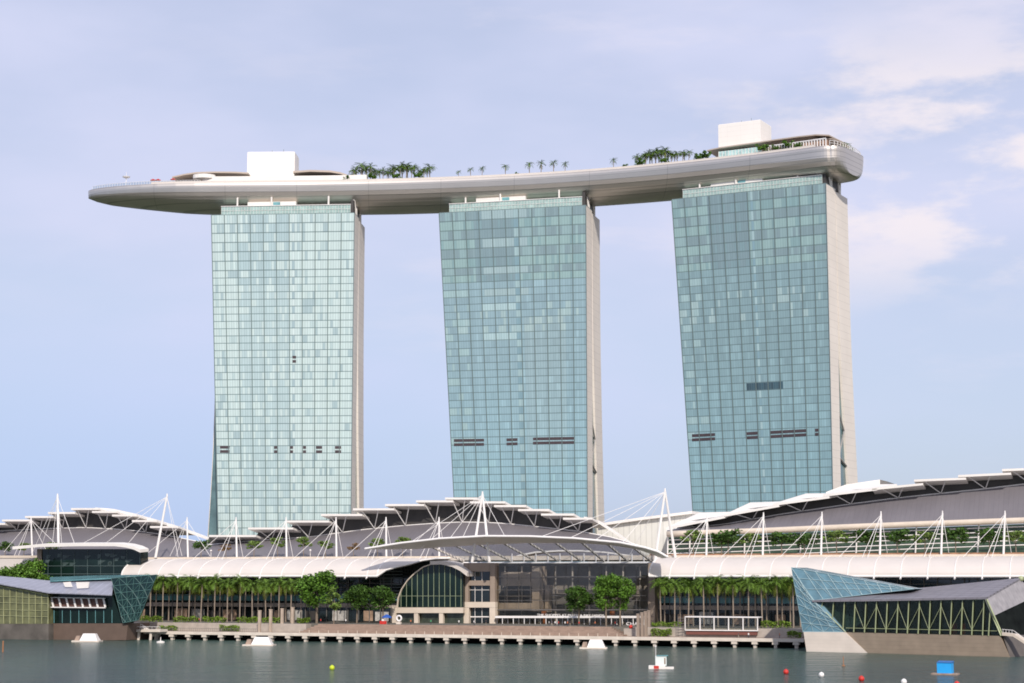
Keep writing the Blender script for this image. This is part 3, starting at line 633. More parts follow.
# terrace trees
tt = tree_proto('terrace_tree', 6, 2.9, 3.0, 4.4, 14, 900, .34, dleaf_m, bark, .14, 31, 'tree', flat=.7)
tl = tree_proto('terrace_tree', 6, 2.7, 2.6, 4.2, 12, 600, .32, lleaf_m, bark, .13, 32, 'tree', flat=.6)
tr_ = tree_proto('terrace_tree', 6, 2.7, 2.4, 4.0, 12, 380, .32, rleaf_m, bark, .13, 33, 'tree', flat=.6)
G3 = 'small trees on the roof terrace'
for i, (x, pr) in enumerate([(3, tt), (22, tl), (50, tl), (200, tt), (253, tl), (277, tl), (303, tl), (325, tl), (377, tl), (402, tl)]):
    place(pr, SH.P(x, 56, ZT), ORD[i] + ' green terrace tree from the left, above the white canopies and below the grey roof', G3, (1.25, 1.25, U_(1.1, 1.4)))
place(tr_, SH.P(225, 56, ZT), 'rusty brown terrace tree in front of the first tower', G3)
place(tr_, SH.P(353, 56, ZT), 'thin rusty terrace tree below the stepped centre roof', G3)
for i, x in enumerate([694, 722, 729, 752, 783, 806, 838, 868, 899, 926, 957, 992, 1018]):
    place(tt if i % 3 else tl, SH.P(x, 57, ZT), ORD[i] + ' terrace tree from the right mast frame, in front of the louvred storey', G3, (1.7, 1.7, U_(1.25, 1.6)))
# deck plants
dpalm = palm_proto('deck_palm', 4.2, 2.5, 22, 41, 'palm', tr=.16, dry=1)
G4 = 'lone palms along the deck'
for i, (x, h_) in enumerate([(458.6, .75), (470.5, .95), (482, 1), (505.5, 1.1), (529.5, 1.2), (541, 1.2), (553.5, 1.2), (565, 1.0), (613.5, 1.0)]):
    place(dpalm, dp(x, -15.5), ORD[i] + ' lone palm from the left on the bare stretch of deck', G4, (h_, h_, h_ * 1.05))
tall = palm_proto('deck_palm', 6.0, 3.0, 26, 42, 'palm', tr=.16, dry=1)
G5 = 'palms in the dense deck groves'
random.seed(77)
gx = [351 + 3.2 * k_ + U_(-1.2, 1.2) for k_ in range(26)]
for i, x in enumerate(gx):
    hs = .80 + .32 * math.sin((x - 345) / 12.0) ** 2 + U_(-.12, .12); hs *= min(1, .6 + (x - 345) / 40)
    place(tall, dp(x, U_(-15, -9)), 'palm ' + (ORD[i] if i < 22 else ['twenty-third', 'twenty-fourth', 'twenty-fifth', 'twenty-sixth'][i - 22]) + ' from the left in the long grove beside the red kiosk', G5, (hs * 1.35, hs * 1.35, hs * 1.12))
gx = [637 + 3.2 * k_ + U_(-1.3, 1.3) for k_ in range(17)]
for i, x in enumerate(gx):
    hs = .72 + .35 * math.sin((x - 632) / 17.0) ** 2 + U_(-.1, .1)
    place(tall, dp(x, U_(-15, -9)), 'palm ' + ORD[i] + ' from the left in the short grove left of the second lift block', G5, (hs * 1.35, hs * 1.35, hs * 1.12))
bush = tree_proto('deck_bush', 3, 2.6, 3.2, 2.4, 12, 800, .32, leaf_m, bark, .1, 43, 'bush', 'bush')
G6 = 'bushes on the deck'
for i, (x, s_, l_) in enumerate([(347, .8, 'low bush at the left end of the long palm grove'), (372, 1.0, 'low bush under the long palm grove, left of its middle'), (396, 1.0, 'low bush under the middle of the long palm grove'), (418, 1.0, 'low bush under the right half of the long palm grove'),
        (517, .5, 'tiny bush between the lone palms'), (625, .6, 'tiny bush between the last lone palm and the short grove'), (640, 1.0, 'dark bush at the left end of the short palm grove'), (664, 1.0, 'dark bush under the middle of the short palm grove'),
        (698, .95, 'dark bush just left of the second lift block'), (705, 1.15, 'taller dark bush touching the tan canopy left of the second lift block'), (763, 1.25, 'round bush below the corner of the second lift block'), (776, .9, 'small bush on the white colonnade under the tan canopy'), (787, 1.2, 'wide bush in the middle of the white colonnade'), (799, .9, 'small bush near the right end of the white colonnade')]):
    place(bush, dp(x, -15.5), l_, G6, (s_, s_, s_))
for i, (nn, h_) in enumerate([(3, .9), (8, 1.0), (13, .75)]):
    place(dpalm, dk(xr - 1.5, nn, ZK), ['nearest', 'middle', 'farthest'][i] + ' palm at the rounded right end of the deck', 'palms on the rounded deck end', (h_ * 1.1, h_ * 1.1, h_ * 1.2))
# hedges
def hedge(xa, xb, w0, w1, z0, z1, label):
    random.seed(int(xa * 7)); m = MB(); ua, ub = SH.u(xa, w0), SH.u(xb, w0); k_ = int((ub - ua) * (w1 - w0) * (z1 - z0) * 9) + 200
    for _ in range(k_):
        u, w, z = U_(ua, ub), U_(w0, w1), z0 + (z1 - z0) * (R() ** .6); leafq(m, SH.L(u, w, z + .25 * math.sin(u * 1.3)), .32)
    solo('hedge', m, grass_m, label, 'hedge', SH.L((ua + ub) / 2, (w0 + w1) / 2, z0), 'clipped hedges along the promenade')
hp = ZP + .004
hedge(140, 161, 14.2, 16, hp, hp + 2.0, 'bright hedge directly beside the dark crystal pavilion')
hedge(173, 197, 14.2, 16, hp, hp + 2.0, 'bright hedge second from the dark crystal pavilion, above the plain planter wall')
hedge(202, 225, 14.2, 16, hp, hp + 2.0, 'bright hedge right of the red-dressed person on the left promenade')
hedge(236, 258, 14.2, 16, hp, hp + 2.0, 'bright hedge just left of the four left stone pillars')
hedge(262, 280, 16.5, 18, hp, hp + 2.0, 'bright hedge behind the four left stone pillars')
hedge(297, 309, 16.5, 18, hp, hp + 1.8, 'short bright hedge below the largest bright tree')
hedge(219, 238, 7.5, 9.5, ZD + .01, ZD + 2.0, 'dark low hedge on the lower deck left of the stone pillars')
hedge(159, 176, 7.5, 9.5, ZD + .01, ZD + 1.6, 'dark low hedge on the lower deck near the white stairs')
hedge(651, 680, 14.2, 16, hp, hp + 1.6, 'bright hedge between the right stone pillars and the glass frame kiosk')
hedge(650, 670, 7.0, 9.5, ZD + .01, ZD + 2.3, 'dark hedge on the lower deck right of the four right stone pillars')
hedge(760, 790, 14.2, 16, hp, hp + 2.2, 'bright hedge right of the white glass frame kiosk')
hedge(786, 800, 6, 8.5, ZD + .01, ZD + 2.0, 'dark hedge on the lower deck against the blue crystal base')

# ------------------------------------------------------------------ the long waterside hall
hall = thing('waterfront_arcade', 'long dark-fronted arcade building under white barrel canopies behind the palms', 'shopping hall', SH.P(460, 60, ZP))
zf = ZP + .004
def arcade(xa, xb, w):
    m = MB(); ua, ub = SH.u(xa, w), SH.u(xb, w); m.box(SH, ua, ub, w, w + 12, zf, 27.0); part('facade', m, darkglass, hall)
    m = MB(); m.box(SH, ua, ub, w - .5, w - .01, zf + 5.0, zf + 6.4); part('fascia_band', m, pinkwhite, hall)
    m = MB(); m.box(SH, ua, ub, w - .3, w - .01, zf + 7.2, zf + 9.4); part('glass_band', m, tealglass, hall)
    u = ua + 2; i = 0; mts = [shade, mat('shop_warm', (.34, .23, .16), .6, .5, .6), mat('shop_pale', (.45, .43, .40), .5, .5, .6)]
    while u < ub - 4:
        wd = U_(3, 6)
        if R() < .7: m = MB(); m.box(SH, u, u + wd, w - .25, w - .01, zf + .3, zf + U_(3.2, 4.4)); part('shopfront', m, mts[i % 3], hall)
        u += wd + U_(.6, 2); i += 1
    m = MB(); u = ua + 1
    while u < ub: m.box(SH, u - .12, u + .12, w - .6, w - .35, zf, 21); u += 4.2
    for z in (14.5, 16, 17.5, 19, 20.5): m.box(SH, ua, ub, w - .34, w - .2, z, z + .22)
    part('frame', m, mat('grey_steel', (.16, .15, .14), .5, .1, .4), hall)
arcade(-80, 111, 50); arcade(112, 470, 45); arcade(655, 1040, 45)
prof = [(30 + 17 * (1 - math.cos(t)), 21.6 + 6.3 * math.sin(t)) for t in [math.pi / 2 * i / 9 for i in range(10)]]
def canopy(xa, xb, cut=None, label=None):
    m = MB(); ua, ub = SH.u(xa, 30, 576), SH.u(xb, 30, 576); N_ = 16
    A = []
    for i in range(N_ + 1):
        u = ua + (ub - ua) * i / N_; A.append([SH.L(u, w, z) for w, z in prof])
    if cut: 
        for px, k_ in cut:
            u = SH.u(px, prof[k_][0], 570); row = [SH.L(u, w, z) for w, z in prof[k_:]]; row = [row[0]] * k_ + row; A.append(row)
    n = len(prof)
    for i in range(len(A) - 1):
        for j in range(n - 1):
            a_, b_, c_, d_ = A[i][j], A[i + 1][j], A[i + 1][j + 1], A[i][j + 1]
            pts = [a_, b_, c_, d_]
            if (a_ - d_).length < .01 and (b_ - c_).length < .01: continue
            if (b_ - c_).length < .01: pts = [a_, b_, d_]
            m.face(pts); m.face([p - Z * .45 + SH.N * .2 for p in pts][::-1])
    o = part('barrel_canopy', m, membrane, hall, label=label)
    m = MB()
    for i in range(len(A) - 1): m.bar(A[i][0], A[i + 1][0], .28, n=6)
    m.path(A[0], .28); m.path(A[-1][:] if not cut else A[N_], .28)
    part('canopy_edge', m, white, o)
    u = ua + 7.0
    while u < ub - 1:
        m = MB(); m.path([SH.L(u, w, z + .08) for w, z in prof], .17, 5); m.bar(SH.L(u, 30, 21.3), SH.L(u, 29.2, 20.8), .3); u += 8.3; part('rib', m, white, o)
    for uu in frange(ua + 1, ub - 1, 7):
        m = MB(); m.bar(SH.L(uu, 38, zf), SH.L(uu, 38, 25), .16); part('canopy_post', m, mat('dark_steel', (.05, .05, .05)), o)
canopy(121.5, 377, cut=[(386, 2), (396, 3), (408, 4), (422, 6), (436, 8), (450, 9)], label='left barrel canopy cut away in an arch at its right end')
canopy(649, 1100, label='right barrel canopy running behind the blue crystal')
# terrace slab
m = MB(); m.box(SH, SH.u(-60, 47), SH.u(1100, 47), 47.1, 110, 27.1, ZT); part('terrace_floor', m, concrete, hall)
m = MB(); m.box(SH, SH.u(112, 47), SH.u(1100, 47), 47.15, 47.6, ZT + .003, ZT + .4); part('terrace_parapet', m, stone, hall)
m = MB(); m.box(SH, SH.u(650, 49), SH.u(1100, 49), 49, 49.3, ZT + .003, ZT + .9); part('planter', m, mat('terracotta', (.32, .17, .10), .8, .4, .6), hall)

# ---- arched portal beside the entrance
portal = thing('arched_portal', 'tall dark glazed arch with pale rim between the dark trees and the stone entrance', 'portal', SH.P(430, 36, ZP))
arc = [(396.5, 607), (397.5, 598), (401, 589), (407, 580), (414, 573), (423, 566.5), (433, 563), (445, 563), (455, 566), (463, 571)]
m = MB(); m.prism(SH, arc + [(463, 607)], 36, 8); part('glazing', m, greenglass, portal)
m = MB(); P_ = [SH.S(x, y, 35.2) for x, y in arc]; P2 = [SH.S(430 + (x - 430) * .975, 610 + (y - 610) * .98, 35.2) for x, y in arc]
m.slab(P_, P2, SH.N * 6); part('arch_rim', m, stone, portal)
m = MB(); A = [SH.S(x, y, 33) for x, y in [(430, 561), (441, 560.6), (452, 563), (460, 567), (467, 572.5)]]; B = [p - Z * 1.3 for p in A]; m.slab(A, B, SH.N * 12); part('outer_arch', m, membrane, portal)
m = MB()
yt = Lin([(396, 607)] + arc[1:] + [(470, 574)])
for i, x in enumerate(frange(401, 461, 11)):
    m.bar(SH.S(x, yt(x) + 1, 35.8), SH.S(x, 607, 35.8), .10, n=4)
m.bar(SH.S(399, 596, 35.85), SH.S(462, 596, 35.85), .07, n=4)
part('mullions', m, mat('green_mullion', (.30, .36, .24), .5, .15, .5), portal)
m = MB(); m.prism(SH, [(392, 607.5), (463, 607.5), (463, 613), (392, 613)], 34.8, 2); m.prism(SH, [(392, 607.5), (396, 607.5), (396, 626), (392, 626)], 34.7, 2)
m.prism(SH, [(414, 612), (418, 612), (418, 626), (414, 626)], 35, 1.5); m.prism(SH, [(439, 612), (443, 612), (443, 626), (439, 626)], 35, 1.5); part('stone_frame', m, stone, portal)
m = MB(); m.prism(SH, [(396.2, 613), (463, 613), (463, 626), (396.2, 626)], 37, 4); part('ground_glazing', m, mat('lobby_glass', (.045, .055, .04), .2, .6, .6), portal)
m = MB()
for y_ in frange(571, 600, 9): m.prism(SH, [(379, y_), (402, y_), (402, y_ + .8), (379, y_ + .8)], 42.5, .5)
part('wall_louvres', m, mat('slate_louvre', (.09, .11, .11), .5, .2, .4), portal)

# ---- glass entrance hall
ent = thing('entrance_hall', 'tall glass entrance hall with brown stone corner tower behind two bright trees', 'entrance hall', SH.P(556, 44, ZP))
m = MB(); m.prism(SH, [(463.5, 563), (468.3, 563), (468.3, 626), (463.5, 626)], 38, 4); m.prism(SH, [(490, 563), (494.8, 563), (494.8, 626), (490, 626)], 38, 4)
m.prism(SH, [(468.5, 563), (489.8, 563), (489.8, 571.5), (468.5, 571.5)], 38.3, 3); m.prism(SH, [(468.5, 580.5), (489.8, 580.5), (489.8, 585.5), (468.5, 585.5)], 38.3, 3); part('stone_tower', m, brownstone, ent)
m = MB(); m.prism(SH, [(463, 602), (495.2, 602), (495.2, 607.5), (463, 607.5)], 37.7, 3); m.prism(SH, [(463, 607.7), (468.8, 607.7), (468.8, 626), (463, 626)], 37.7, 3); m.prism(SH, [(489.5, 607.7), (495.2, 607.7), (495.2, 626), (489.5, 626)], 37.7, 3); part('stone_base', m, stone, ent)
m = MB()
for a_, b_ in ((571.5, 580.5), (585.5, 602), (607.5, 626)): m.prism(SH, [(468.6, a_), (489.7, a_), (489.7, b_), (468.6, b_)], 39.5, 2)
o = part('tower_windows', m, darkglass, ent)
m = MB()
for x in (475, 482): m.bar(SH.S(x, 572, 39.3), SH.S(x, 626, 39.3), .1, n=4)
m.bar(SH.S(468.6, 590, 39.3), SH.S(489.7, 590, 39.3), .1, n=4); m.bar(SH.S(468.6, 617, 39.3), SH.S(489.7, 617, 39.3), .25, n=4); part('mullions', m, white, o)
# interior: back wall, floors and columns behind the glass
inb = mat('interior_brown', (.45, .37, .30), .7, .25, .2)
m = MB(); m.prism(SH, [(494, 562.5), (650, 562.5), (650, 626), (494, 626)], 58, 3); part('interior_wall', m, mat('interior_dark', (.24, .215, .19), .8, .4, .15), ent)
m = MB(); m.prism(SH, [(501, 572), (534, 572), (534, 586), (501, 586)], 45, 8); m.prism(SH, [(532, 566), (539.5, 566), (539.5, 611), (532, 611)], 44, 8); m.prism(SH, [(496, 603), (538, 603), (538, 609), (496, 609)], 44, 8); m.prism(SH, [(545, 585), (549, 585), (549, 612), (545, 612)], 48, 3); m.prism(SH, [(558, 590), (600, 590), (600, 593), (558, 593)], 48, 3)
part('interior_floors', m, inb, ent)
m = MB()
for x in frange(505, 640, 8): m.bar(SH.S(x, 566, 52), SH.S(x, 626, 52), .3, n=6)
m.bar(SH.S(496, 596, 50), SH.S(646, 596, 50), .3, n=4); m.bar(SH.S(496, 577, 50), SH.S(646, 577, 50), .25, n=4); part('interior_columns', m, mat('interior_pale', (.50, .46, .42), .6, .2, .3), ent)
m = MB(); m.prism(SH, [(495.3, 563), (648, 563), (648, 626), (495.3, 626)], 40, .12); gpane = part('glass_front', m, glass('hall_glass', (.62, .60, .56), (.84, .83, .80), .04, .055), ent)
m = MB()
for x in frange(495.3, 648, 13): m.bar(SH.S(x, 563, 39.85), SH.S(x, 610, 39.85), .08, n=4)
for y_ in (566, 578, 590, 600.5, 610): m.bar(SH.S(495.3, y_, 39.85), SH.S(648, y_, 39.85), .09 if y_ < 608 else .22, n=4)
part('mullions', m, mat('mullion_grey', (.13, .12, .115), .5, .1, .4), gpane)
m = MB(); m.prism(SH, [(648, 563), (655, 563), (655, 626), (648, 626)], 40, 8); part('side_wall', m, brownstone, ent)
m = MB(); m.prism(SH, [(495, 616), (646, 616), (646, 618), (495, 618)], 36, 3.5); part('porch_beam', m, white, ent)
for i, x in enumerate(frange(497, 644, 27)):
    m = MB(); wv = 36.3 if i % 2 else 38.5; m.bar(SH.S(x, 617.8, wv), SH.P(x, wv, zf), .14, n=6); part('porch_column', m, white, ent)
def text_mesh(txt, size, ext):
    cu = bpy.data.curves.new('lettering', 'FONT'); cu.body = txt; cu.size = size; cu.extrude = ext
    to = bpy.data.objects.new('lettering', cu); C.objects.link(to); dg = bpy.context.evaluated_depsgraph_get(); me = bpy.data.meshes.new_from_object(to.evaluated_get(dg))
    bpy.data.objects.remove(to); bpy.data.curves.remove(cu); return me
def letters(name, txt, p, q, size, m_, parent, fr=SH):
    me = text_mesh(txt, size, .08); xs = [v.co.x for v in me.vertices]; w0, w1 = min(xs), max(xs); k_ = (q - p).length / (w1 - w0)
    rot = Matrix((fr.U, Z, -fr.N)).transposed().to_4x4()
    me.transform(Matrix.Translation(p - ORG[parent.name]) @ rot @ Matrix.Diagonal((k_, 1, 1, 1)) @ Matrix.Translation((-w0, 0, 0))); me.materials.append(m_)
    o = bpy.data.objects.new(name, me); C.objects.link(o); o.parent = parent; return o
p = SH.S(537, 616, 36.4); q = SH.S(604, 616, 36.4); q.z = p.z
letters('sign_letters', 'THE SHOPPES AT MARINA BAY SANDS', p, q, 1.05, white, ent)
m = MB(); 
for x in (541.5, 610): m.prism(SH, [(x, 611), (x + 4, 611), (x + 4, 615), (x, 615)], 41.5, 1)
m.prism(SH, [(543, 617), (545, 617), (545, 625), (543, 625)], 43, 1); part('orange_lanterns', m, mat('orange_lantern', (.40, .13, .04), .6, .3, 1), ent)
# shell canopy over the entrance
shell = thing('shell_canopy', 'wide curved white canopy with open ribs hanging over the glass entrance', 'canopy', SH.P(520, 40, 26))
fe = [(365, 549.2), (400, 543.6), (440, 539), (485, 536.5), (530, 536.8), (575, 538.8), (620, 543), (645, 548), (658, 552), (668, 557.5)]
me_ = [(392, 549.6), (415, 549.3), (440, 547.5), (480, 545), (529, 543.2), (582, 543.4), (612, 545.5), (638, 549.5), (652, 554.5), (662, 558.5)]
Fp = [SH.S(x, y, 22) for x, y in fe]; Mp = [SH.S(x, y, 32) for x, y in me_]
m = MB(); m.slab(Fp, Mp, (0, 0, .3)); part('shell_plate', m, slabw, shell)
m = MB(); m.sweep([p + Z * .15 for p in Fp], .38); part('front_rim', m, white, shell)
ribs = [((432.7, 548.3), (463.5, 562)), ((456, 546.8), (488, 562)), ((479, 545.3), (511, 562)), ((504, 544.4), (535, 561.5)), ((529, 543.5), (558, 561.5)), ((555, 543.3), (581, 561.5)), ((582, 543.6), (604, 562)), ((607.5, 545), (628, 562)), ((634, 549), (652, 562.5))]
stripe = lines(mat('striped_rib', (.62, .57, .51), .6, .06, .4), 1.1, .5, .45, (1, .3, .6))
for (a_, b_) in ribs:
    m = MB(); p, q = SH.S(*a_, 32), SH.S(*b_, 44)
    s_ = SH.U * .3; m.hexa([p - s_, p + s_, p + s_ + Z * .55, p - s_ + Z * .55], [q - s_, q + s_, q + s_ + Z * .55, q - s_ + Z * .55]); part('rib', m, stripe, shell)
m = MB(); A = [SH.S(x, y + .3, 32) for x, y in me_[2:9]]; B = [SH.S(x, 562.5, 44) for x in (470, 500, 540, 580, 608, 632, 651)]; m.slab(A, B, (0, 0, .06)); part('glass_roof', m, glass('roof_glass', (.8, .85, .9), (.86, .88, .9), .1, .08), shell)
m = MB(); m.path([SH.S(x, 562.8, 44.2) for x in frange(463, 655, 8)], .35); part('back_rim', m, white, shell)
m = MB(); A = [SH.S(x, y, 48) for x, y in [(508, 559.5), (518, 555), (535, 551.5), (558, 550), (580, 550), (605, 551.5), (630, 555), (648, 559.5)]]; m.slab(A, [p + SH.N * 8 - Z * .2 for p in A], (0, 0, -.5)); part('inner_vault', m, slabw, shell)
for x in frange(512, 644, 11):
    m = MB(); m.bar(SH.S(x, 553.5, 46), SH.S(x, 562.5, 46), .2, n=6); part('vault_post', m, white, shell)

# ---- stepped roofs of the halls behind
def roof_hall(name, label, lowy, bound, xs, slabs, wl_, wb, beam=None, back=None):
    root = thing(name, label, 'hall roof', SH.P((xs[0] + xs[-1]) / 2, wb, ZT))
    bd = Lin(bound)
    ly = lowy if callable(lowy) else (lambda x: lowy)
    m = MB(); m.slab([SH.S(x, ly(x), wl_) for x in xs], [SH.S(x, bd(x), wb) for x in xs], (0, 0, -.5)); part('grey_roof', m, greyroof, root)
    m = MB(); m.path([SH.S(x, bd(x), wb - .2) for x in xs], .22, 5); part('eaves_line', m, white, root)
    def sy(x):
        ys = []
        for s_ in slabs:
            if len(s_) > 3 and s_[3]:
                (bx0, by0), (bx1, by1) = s_[3]; x0, x1 = s_[0] * .56 + bx0 * .44, s_[1] * .56 + bx1 * .44; y0 = s_[2] * .56 + by0 * .44; y1 = s_[4] * .56 + by1 * .44
                if x0 - 2 <= x <= x1 + 2: ys.append(y0 + (y1 - y0) * (x - x0) / (x1 - x0))
            elif s_[0] - 1 <= x <= s_[1] + 1: ys.append(s_[2] + 1)
        return (max(ys) if ys else bd(x)) + .9
    xx = [x for x in frange(max(xs[0], slabs[0][0]), min(xs[-1], slabs[-1][1]), 90)]
    m = MB(); m.slab([SH.S(x, bd(x), wb + .1) for x in xx], [SH.S(x, min(sy(x), bd(x) - .2), wb + .1) for x in xx], SH.N * 1.0); part('clerestory_wall', m, darkclad, root)
    m = MB(); m.slab([SH.S(x, min(sy(x), bd(x) - .2) + 1.2, wb + 2) for x in xx], [SH.S(x, min(sy(x), bd(x) - .2) + 9, wb + 45) for x in xx], (0, 0, -.5)); part('rear_roof', m, slabw, root)
    for s_ in slabs:
        xL, xR, y_ = s_[:3]; bk = s_[3] if len(s_) > 3 else None
        A = [SH.S(xL, y_, wb - 7), SH.S(xR, s_[4] if len(s_) > 4 else y_, wb - 7)]
        if bk: B = [SH.S(*bk[0], wb + 9), SH.S(*bk[1], wb + 9)]
        else: B = [p + SH.N * 17 - Z * 2.6 for p in A]
        m = MB(); m.slab(A, B, (0, 0, -.75)); o = part('roof_slab', m, slabw, root)
        xc = (xL + xR) / 2; foot = SH.S(xc + 1, bd(xc + 1), wb - .5)
        ends = ((.20, .04), (.60, .04))
        for f, g in ends:
            top = A[0].lerp(A[1], f).lerp(B[0].lerp(B[1], f), g) - Z * .7
            mm = MB(); mm.bar(foot, top, .17, n=5); part('strut', mm, white, o)
    if beam:
        m = MB(); P_ = [SH.S(x, y, wb + 1) for x, y in beam]; m.slab(P_, [p - Z * .8 for p in P_], SH.N * 3); part('gable_edge', m, slabw, root)
    return root
roof_hall('stepped_roof', 'arched grey roof with white stepped plates at the left edge, beside the first tower', 557,
    [(-20, 532.5), (0, 531), (50, 528.5), (85, 527.5), (130, 530), (165, 535), (205, 543)], frange(-20, 205, 20),
    [(-22, 5, 523), (2, 30, 519.5), (25, 53, 516), (48, 75, 512), (71, 99, 508), (92, 117, 511), (112, 137, 514.5), (132, 157, 520), (150, 178, 526)], 60, 88,
    [(95, 507.5), (110, 508.6), (130, 513), (150, 518.5), (175, 526), (208, 538)])
roof_hall('stepped_roof', 'arched grey roof with white stepped plates in front of the middle tower', 557,
    [(196, 546), (250, 541), (310, 537), (360, 530), (405, 525.5), (440, 523), (465, 522), (500, 523), (540, 527), (580, 531.5), (615, 538), (640, 546)], frange(196, 640, 30),
    [(209, 256, 535), (248, 293, 527.5), (286, 329, 520.5), (321, 362, 514), (353, 394, 508.3), (385, 424, 504), (416, 453, 500.3), (445, 477, 497.5), (470, 505, 501.3), (494, 526, 505), (518, 549, 509), (541, 574, 513.5), (563, 592, 517.6)], 60, 88,
    [(584, 516.6), (598, 521), (612, 530), (629, 542)])
tubey = Lin([(600, 533), (668, 530.5), (760, 527.5), (850, 523.5), (940, 520), (1024, 517), (1110, 514)])
rb = [(660, 531), (690, 527.5), (724, 524.5), (779, 514.5), (851, 504), (897, 498), (944, 493), (987, 488.6), (1024, 484), (1090, 478)]
rwing = roof_hall('stepped_roof', 'long grey roof climbing to the right with broad white plates beside the sunlit-ended tower', lambda x: tubey(x) + 1, rb, frange(667, 1090, 34),
    [(666, 725, 527.6, ((700, 512.5), (740, 511.5)), 516), (724, 779, 514.7, ((750, 502.5), (795, 501)), 504.8), (773, 829, 503.6, ((806, 493.5), (850, 493)), 496.2), (823, 877, 494.5, ((850, 484.8), (897, 484)), 488.2),
     (872, 923, 488, None, 483), (914, 966, 479.5, None, 477.5), (958, 1011, 475, None, 472.5), (1002, 1056, 469, None, 467), (1046, 1100, 464, None, 462)], 68, 82)
m = MB(); m.sweep([SH.S(x, tubey(x) + 3.4, 66.5) for x in frange(667, 1090, 24)], 1.0, 12); part('tube_fascia', m, stone, rwing, smooth=True)
m = MB(); xs = frange(668, 1090, 24); m.slab([SH.S(x, tubey(x) + 7, 70) for x in xs], [SH.P(x, 70, ZT) for x in xs], SH.N * 3); part('storey_glass', m, mat('green_storey', (.05, .085, .055), .15, .8, .12), rwing)
m = MB(); xs = frange(668, 1090, 30)
for k_ in range(5):
    m.path([SH.S(x, tubey(x) + 9.5 + k_ * 4.6, 68.4) for x in xs], .19, 4)
part('louvres', m, white, rwing)
for x in [668, 690, 745, 801, 857, 916.5, 979, 1040]:
    m = MB(); m.bar(SH.S(x, tubey(x) + 6, 68.1), SH.P(x, 68.1, ZT), .26, n=6); part('storey_post', m, white, rwing)
# white louvred blocks behind
m = MB(); poly = [(598, 523.5), (640, 517.5), (692, 511), (692, 562), (598, 562)]; wb_ = thing('louvred_block', 'white louvred hall wall behind the right mast frame', 'building', SH.P(645, 118, ZT))
lw = lines(mat('louvre_white', (.66, .65, .60), .6, .05, .2), 2.2, .35, .82, tuple(SH.U)); m.prism(SH, poly, 112, 20); part('wall', m, lw, wb_)
m = MB(); A = [SH.S(x, y, 110) for x, y in poly[:3]]; m.slab(A, [p + SH.N * 25 for p in A], (0, 0, -1.0)); part('roof', m, slabw, wb_)
m = MB(); wb2 = thing('roof_block', 'small white block with grey right side above the long climbing roof', 'building', SH.P(858, 118, ZT))
m.prism(SH, [(826, 492), (846, 484.5), (880, 479.5), (880, 500), (826, 500)], 112, 18); part('wall', m, slabw, wb2); m = MB(); m.prism(SH, [(880.1, 479.7), (887, 481.3), (887, 500), (880.1, 500)], 111.9, 18); part('side_wall', m, mat('grey_steel', (.16, .15, .14)), wb2)

# ------------------------------------------------------------------ masts and stays
def mast(x, ytip, ybase, label, r=.36, w=48, stays=None, zb=None, legs=None, grp='white masts with stays along the canopy'):
    base = SH.P(x, w, ZT + .004); root = thing('support_mast', label, 'mast', base, grp)
    tip = SH.S(x if not legs else legs[0], ytip, w)
    if legs:
        for lx, ly_, lw_ in legs[1:]:
            m = MB(); m.bar(SH.S(lx, ly_, lw_), tip, r, r * .75, 10); part('leg', m, white, root)
    else:
        m = MB(); m.bar(base, tip, r, r * .8, 10); part('post', m, white, root)
    m = MB(); m.bar(tip - Z * .3, tip + Z * .9, r * .7, r * .5, 8); part('cap', m, white, root)
    for (sx_, sy_, sw_) in stays or []:
        m = MB(); m.bar(SH.S(sx_, sy_, sw_), tip - Z * .3, .085, n=5); part('stay_cable', m, white, root)
def std(x, l=45): return [(x - l, 559, 44), (x - 20, 560, 42), (x - 14, 560, 40), (x + 7, 557, 50)]
mast(31, 519, 558, 'short white mast left of the tallest left mast', stays=[(4, 552, 46), (14, 556, 46), (18, 557, 46), (46, 550, 50), (60, 548, 50)])
mast(57.5, 496, 545, 'tall upright white mast rising from the dark glass box at far left', r=.5, w=36, stays=[(38, 557, 40), (30, 558, 40), (52, 548, 36), (75, 545, 34), (62, 546, 36)])
mast(160, 496, 557, 'tall leaning white mast at the left end of the long barrel canopy', r=.5, w=46, legs=[167, (155.5, 557.5, 46)], stays=[(80, 545, 36), (102, 546, 36), (126, 546, 36), (178, 557, 46), (182, 556, 50)])
for i, x in enumerate([187, 236, 286, 336, 386, 439]):
    mast(x, 519.5, 557, 'short white mast, ' + ORD[i] + ' after the tall leaning mast on the left canopy', stays=std(x, 43) if i else [(142, 558, 46), (170, 556, 48), (176, 556, 48), (210, 556, 50)])
mast(482, 494, 545, 'white A-frame mast standing on the centre of the shell canopy', r=.5, w=30, legs=[482.5, (472, 562, 30), (489.5, 562, 30)], stays=[(396, 552, 26), (420, 549, 26), (448, 541, 26), (462, 539, 26), (505, 536.5, 24)])
mast(664, 491, 558, 'white A-frame mast at the right end of the shell canopy', r=.5, w=40, legs=[665, (655, 562, 40), (675.5, 558, 46)], stays=[(540, 537, 30), (568, 539, 30), (594, 541, 30), (622, 543.5, 30), (628, 558, 46)])
for i, x in enumerate([707, 763.5, 822, 881, 942.5, 1005]):
    mast(x, [518, 515, 514.5, 514, 513.5, 513.5][i], 559, 'short white mast, ' + ORD[i] + ' right of the A-frame beside the climbing roof', stays=std(x, 44))
for i, x in enumerate([56, 210, 309.6, 410.7]):
    m = MB(); b_ = SH.P(x, 50, ZT + .004); m.bar(b_, b_ + Z * 2.6, .1); m.bar(b_ + Z * 2.6, b_ + Z * 3.1, .4, .3, 8)
    solo('lamp_post', m, slabw, ORD[i] + ' small lamp post from the left behind the terrace parapet', 'lamp post', group='lamp posts on the roof terrace')

